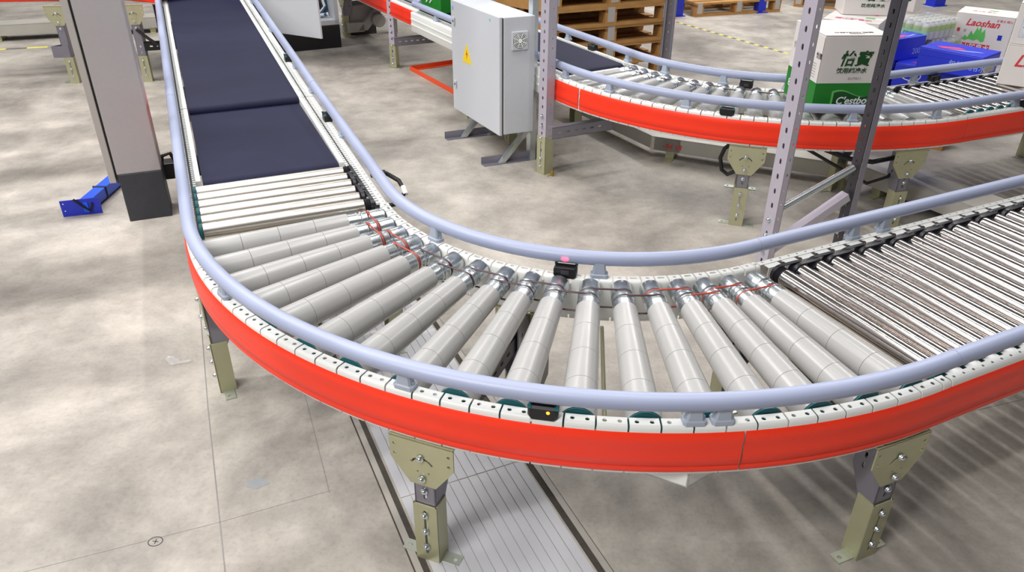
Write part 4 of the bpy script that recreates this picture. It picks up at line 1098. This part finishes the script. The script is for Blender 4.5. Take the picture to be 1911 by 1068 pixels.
# --- pallet and stack beyond the back conveyor
pz = .1445
c1 = at(1672, 118, .49)
pb = Vector((c1.x, c1.y, 0)) + dr(-36) * -.72 + dr(54) * .03
o = pallet(pb, -36 , 'wooden pallet under the blue cartons beyond the back conveyor', None, P0)
if 'group' in o: del o['group']
def bluecarton(label, bl, az, w, d, h, txts=True):
    t, bl, U, V = carton('blue_carton', label, bl, az, w, d, h, 'bluebox', None, 'carton', tape_='bluebox')
    Nf = -V
    panel(t, bl + Z * (h * .62) , U, Z, w, .0015, 'bluebox2', 'lid_edge')
    q = bl + Z * (h + .0004)
    vs = [q + U * x * w + V * y * d + Z * .0006 for x, y in ((.15, .35), (.30, .22), (.62, .42), (.46, .58))]
    MB().add(vs, [(0, 1, 2, 3)]).build('pink_swoosh', 'pink', t, 0)
    vs = [q + U * x * w + V * y * d + Z * .0006 for x, y in ((.36, .18), (.62, .26), (.90, .44), (.80, .46), (.58, .34))]
    MB().add(vs, [(0, 1, 2, 3, 4)]).build('pale_swoosh', 'lilac', t, 0)
    return t, bl, U, V
t, bl, U, V = bluecarton('front blue carton with a white oval badge behind the back rail', Vector((c1.x, c1.y, pz)), -36, .45, .26, .49 - pz)
Nf = -V; h1 = .49 - pz
ov = bl + U * .10 + Z * (h1 - .06) + Nf * .0012
MB().tube([ov + U * math.cos(k * .314) * .055 + Z * math.sin(k * .314) * .030 for k in range(20)], .003, 5, closed=True).build('oval_badge', 'whitep', t)
txt('Nestle', .03, ov - U * .042 - Z * .008, U, Z, 'whitep', t, 'lettering', .1, .0004); txt('Pure Life', .04, bl + U * .05 + Z * (h1 - .16) + Nf * .0008, U, Z, 'whitep', t, 'lettering', .25, .0006)
txt('包装饮用水', .05, bl + U * .25 + Z * (h1 - .15) + Nf * .0008, U, Z, 'lilac', t, 'lettering'); panel(t, bl + U * .235 + Z * .10, U, Z, .008, .17, 'redp', 'red_edge')
t, bl, U, V = bluecarton('flat blue carton lying on top of the front blue one', at(1718, 86, .615) - Z * .1245, -50, .36, .24, .124)
txt('包装饮用水', .042, bl + U * .18 + Z * .045 - V * .0008, U, Z, 'lilac', t, 'lettering')
MB().obox(bl + U * (.3604) + V * .04 + Z * .02, U * .0008, V * .16, Z * .06).build('torn_patch', 'wgrey', t, 0)
t, bl, U, V = bluecarton('blue carton at the left end of the blue stack under the bottle pack', Vector((c1.x, c1.y, pz)) + dr(144) * .315, -36, .30, .26, .49 - pz)
tl = at(1674, 74, .625)
t, bl, U, V = bluecarton('small blue carton with a deep lid on top at the left of the blue stack', Vector((tl.x, tl.y, .4915)), 28, .27, .12, .1335)
txt('200', .05, bl + U * .17 + Z * .03 - V * .0008, U, Z, 'lilac', t, 'lettering'); MB().obox(bl - U * .001 - V * .0015 + Z * .07, U * .272, V * .0015, Z * .063).build('lid_front', 'bluebox', t, 0)
def bottlepack(label, tl_, azw, w, d, h, lab):
    U, V = dr(azw), dr(azw + 90); o = Vector(tl_)
    t = thing('bottle_pack', label, 'bottle pack', o + U * w / 2 + V * d / 2)
    nx, ny = 4, 6; sx, sy = w / nx, d / ny; pr_ = None
    for i in range(nx):
        for j in range(ny):
            q = o + U * (i + .5) * sx + V * (j + .5) * sy; r = min(sx, sy) * .46
            if pr_ is None:
                pr_ = MB().lathe([(0, r * .9), (.006, r), (h * .74, r), (h * .84, r * .8), (h * .88, r * .5), (h * .9, r * .5), (h * .905, r * .56), (h * .985, r * .56), (h * .99, r * .4)], 12, q, Z).build('bottle', 'film', t); b0_ = q
                MB().lathe([(h * .42, r * 1.015), (h * .70, r * 1.015)], 12, q, Z).build('bottle_label', 'lime', pr_)
            else: inst(pr_, t, q - b0_)
    for (p_, a_, L_) in ((o - V * .002, U, w), (o + U * (w + .002), V, d)):
        if lab and a_ is U: panel(t, p_ + Z * .006, a_, Z, L_, h * .42, 'mint', 'wrap_print')
    N_ = 5; MB().obox(o - U * .003 - V * .003, U * (w + .006), V * (d + .006), Z * (h + .003)).build('shrink_film', 'clear', t, 30, .008)
    return t, o, U, V
ck = at(1735, 41, .70); azb = -60
o_ = Vector((ck.x, ck.y, .585)) - dr(azb) * .235
t, o, U, V = bottlepack('top shrink-wrapped bottle pack with mint print on the blue stack', o_, azb, .235, .31, .112, True)
txt('COCO LEE', .028, o + U * .075 + Z * .018 - V * .0032, U, Z, 'dgreen', t, 'lettering', 0, .0006)
o2 = Vector((o_.x, o_.y, .467)) + dr(azb + 90) * .10
t, o, U, V = bottlepack('lower shrink-wrapped bottle pack beneath the mint-printed one', o2, azb, .235, .31, .112, False)
t, bl, U, V = carton('white_carton', 'plain white carton supporting the lower bottle pack', Vector((o2.x, o2.y, pz)) + dr(azb + 90) * .01, azb, .235, .29, .4645 - pz)
cl_ = at(1679, 20, .706)
t, bl, U, V = carton('water_carton', 'white carton with a round green emblem on top of the bottle pack', cl_, -45, .085, .14, .2)
MB().lathe([(0, .022), (.0008, .022)], 18, bl + U * .04 + Z * .085 - V * .0003, -V).build('emblem', 'dgreen', t, 0)
panel(t, bl + U * .085 + V * .09 + Z * .07, V, Z, .02, .02, 'redp', 'red_stamp')
# --- big white carton with red script
lt = at(1787, 22, .72); azL = -37; wL = .333
t, bl, U, V = carton('white_carton', 'plain white carton beneath the red-script carton behind the blue stack', Vector((lt.x, lt.y, pz)), azL, wL, .26, .4155 - pz)
t, bl, U, V = carton('mineral_water_carton', 'large white carton with red script, green mountain and red banner', Vector((lt.x, lt.y, .416)), azL, wL, .26, .304)
def laoshan(t, bl, U, V, w, h, banner=True):
    Nf = -V; s = w / .333
    script(t, bl + U * .065 * s + Z * (h - .072) + Nf * .0008, U, Z, .058 * s)
    txt('矿泉水 崂山', .017 * s, bl + U * .235 * s + Z * (h - .035) + Nf * .0008, U, Z, 'redp', t, 'lettering')
    pk = [(.07, .115), (.085, .15), (.10, .13), (.115, .185), (.13, .155), (.145, .215), (.155, .19), (.165, .225), (.175, .175), (.19, .205), (.20, .15), (.20, .115), (.185, .105), (.16, .125), (.14, .112), (.11, .12), (.09, .108)]
    vs = [bl + U * (x - .005) * s + Z * (y * .82 + .05) * s + Nf * .0012 for x, y in pk]
    MB().add(vs, [tuple(range(len(vs)))]).build('mountain_print', 'lgreen', t, 0)
    if banner:
        panel(t, bl + U * .035 * s + Z * .082 * s, U, Z, .20 * s, .042 * s, 'redp', 'banner')
        txt('崂山矿泉水', .042 * s, bl + U * .040 * s + Z * .087 * s + Nf * .0014, U, Z, 'whitep', t, 'lettering', 0, .0006, .93)
        txt('饮用天然矿泉水', .022 * s, bl + U * .06 * s + Z * .052 * s + Nf * .0008, U, Z, 'redp', t, 'lettering')
    panel(t, bl + U * .025 * s + Z * (h - .115), U, Z, .017, .022, 'redp', 'red_stamp'); panel(t, bl + U * .065 * s + Z * (h - .115), U, Z, .014, .018, 'wgrey', 'grey_stamp')
    panel(t, bl + U * .265 * s + Z * .16 * s, U, Z, .024, .032, 'dblue', 'blue_mark')
laoshan(t, bl, U, V, wL, .304)
script(t, bl + U * (wL + .0008) + V * .02 + Z * .20, V, Z, .075)
txt('崂山矿泉水', .028, bl + U * .07 + V * .10 + Z * .3046, U, V, 'redp', t, 'lettering'); panel(t, bl + U * .16 + V * .16 + Z * .3046, U, V, .05, .02, 'lgreen', 'emblem')
# --- cartons on the back roller conveyor at the right edge
q0 = at(1858, 156, zc); azq = -34
t, bl, U, V = carton('mineral_water_carton', 'white carton with red script on the back rollers at the right edge', q0, azq, .34, .22, .205)
script(t, bl + U * .05 + Z * .10 - V * .0008, U, Z, .085)
panel(t, bl + U * .18 + Z * .18, U, Z, .03, .015, 'redp', 'red_stamp')
t, bl, U, V = carton('mineral_water_carton', 'white carton with a pale label on top of the one at the right edge', q0 + Z * .2055 + dr(azq + 90) * .01, azq, .335, .215, .20)
panel(t, bl + U * .03 + Z * .035, U, Z, .20, .12, 'lilac', 'label'); panel(t, bl + U * .032 + Z * .037, U, Z, .196, .116, 'whitep', 'label')
txt('整箱销售', .04, bl + U * .04 + Z * .085 - V * .0014, U, Z, 'ink', t, 'lettering', 0, .0012)
# --- green carton on the belt behind the cabinet
gq = at(823, 27, T + .016)
t, bl, U, V = carton('green_carton', 'bright green carton with a white swirl on the belt above the grey cabinet', gq, 36, .24, .30, .28, 'green')
so = bl + V * .26
MB().tube([so - V * (.06 + .03 * math.sin(k * .9)) + Z * (.06 + k * .02) - U * .0015 for k in range(9)], .006, 6).build('swirl', 'whitep', t)
MB().tube([so - V * (.11 + .03 * math.sin(k * .9)) + Z * (.06 + k * .02) - U * .0015 for k in range(9)], .006, 6).build('swirl', 'whitep', t)
txt("C'estbon", .06, bl + U * .05 + Z * .15 - V * .0008, U, Z, 'whitep', t, 'lettering', .25, .0006)
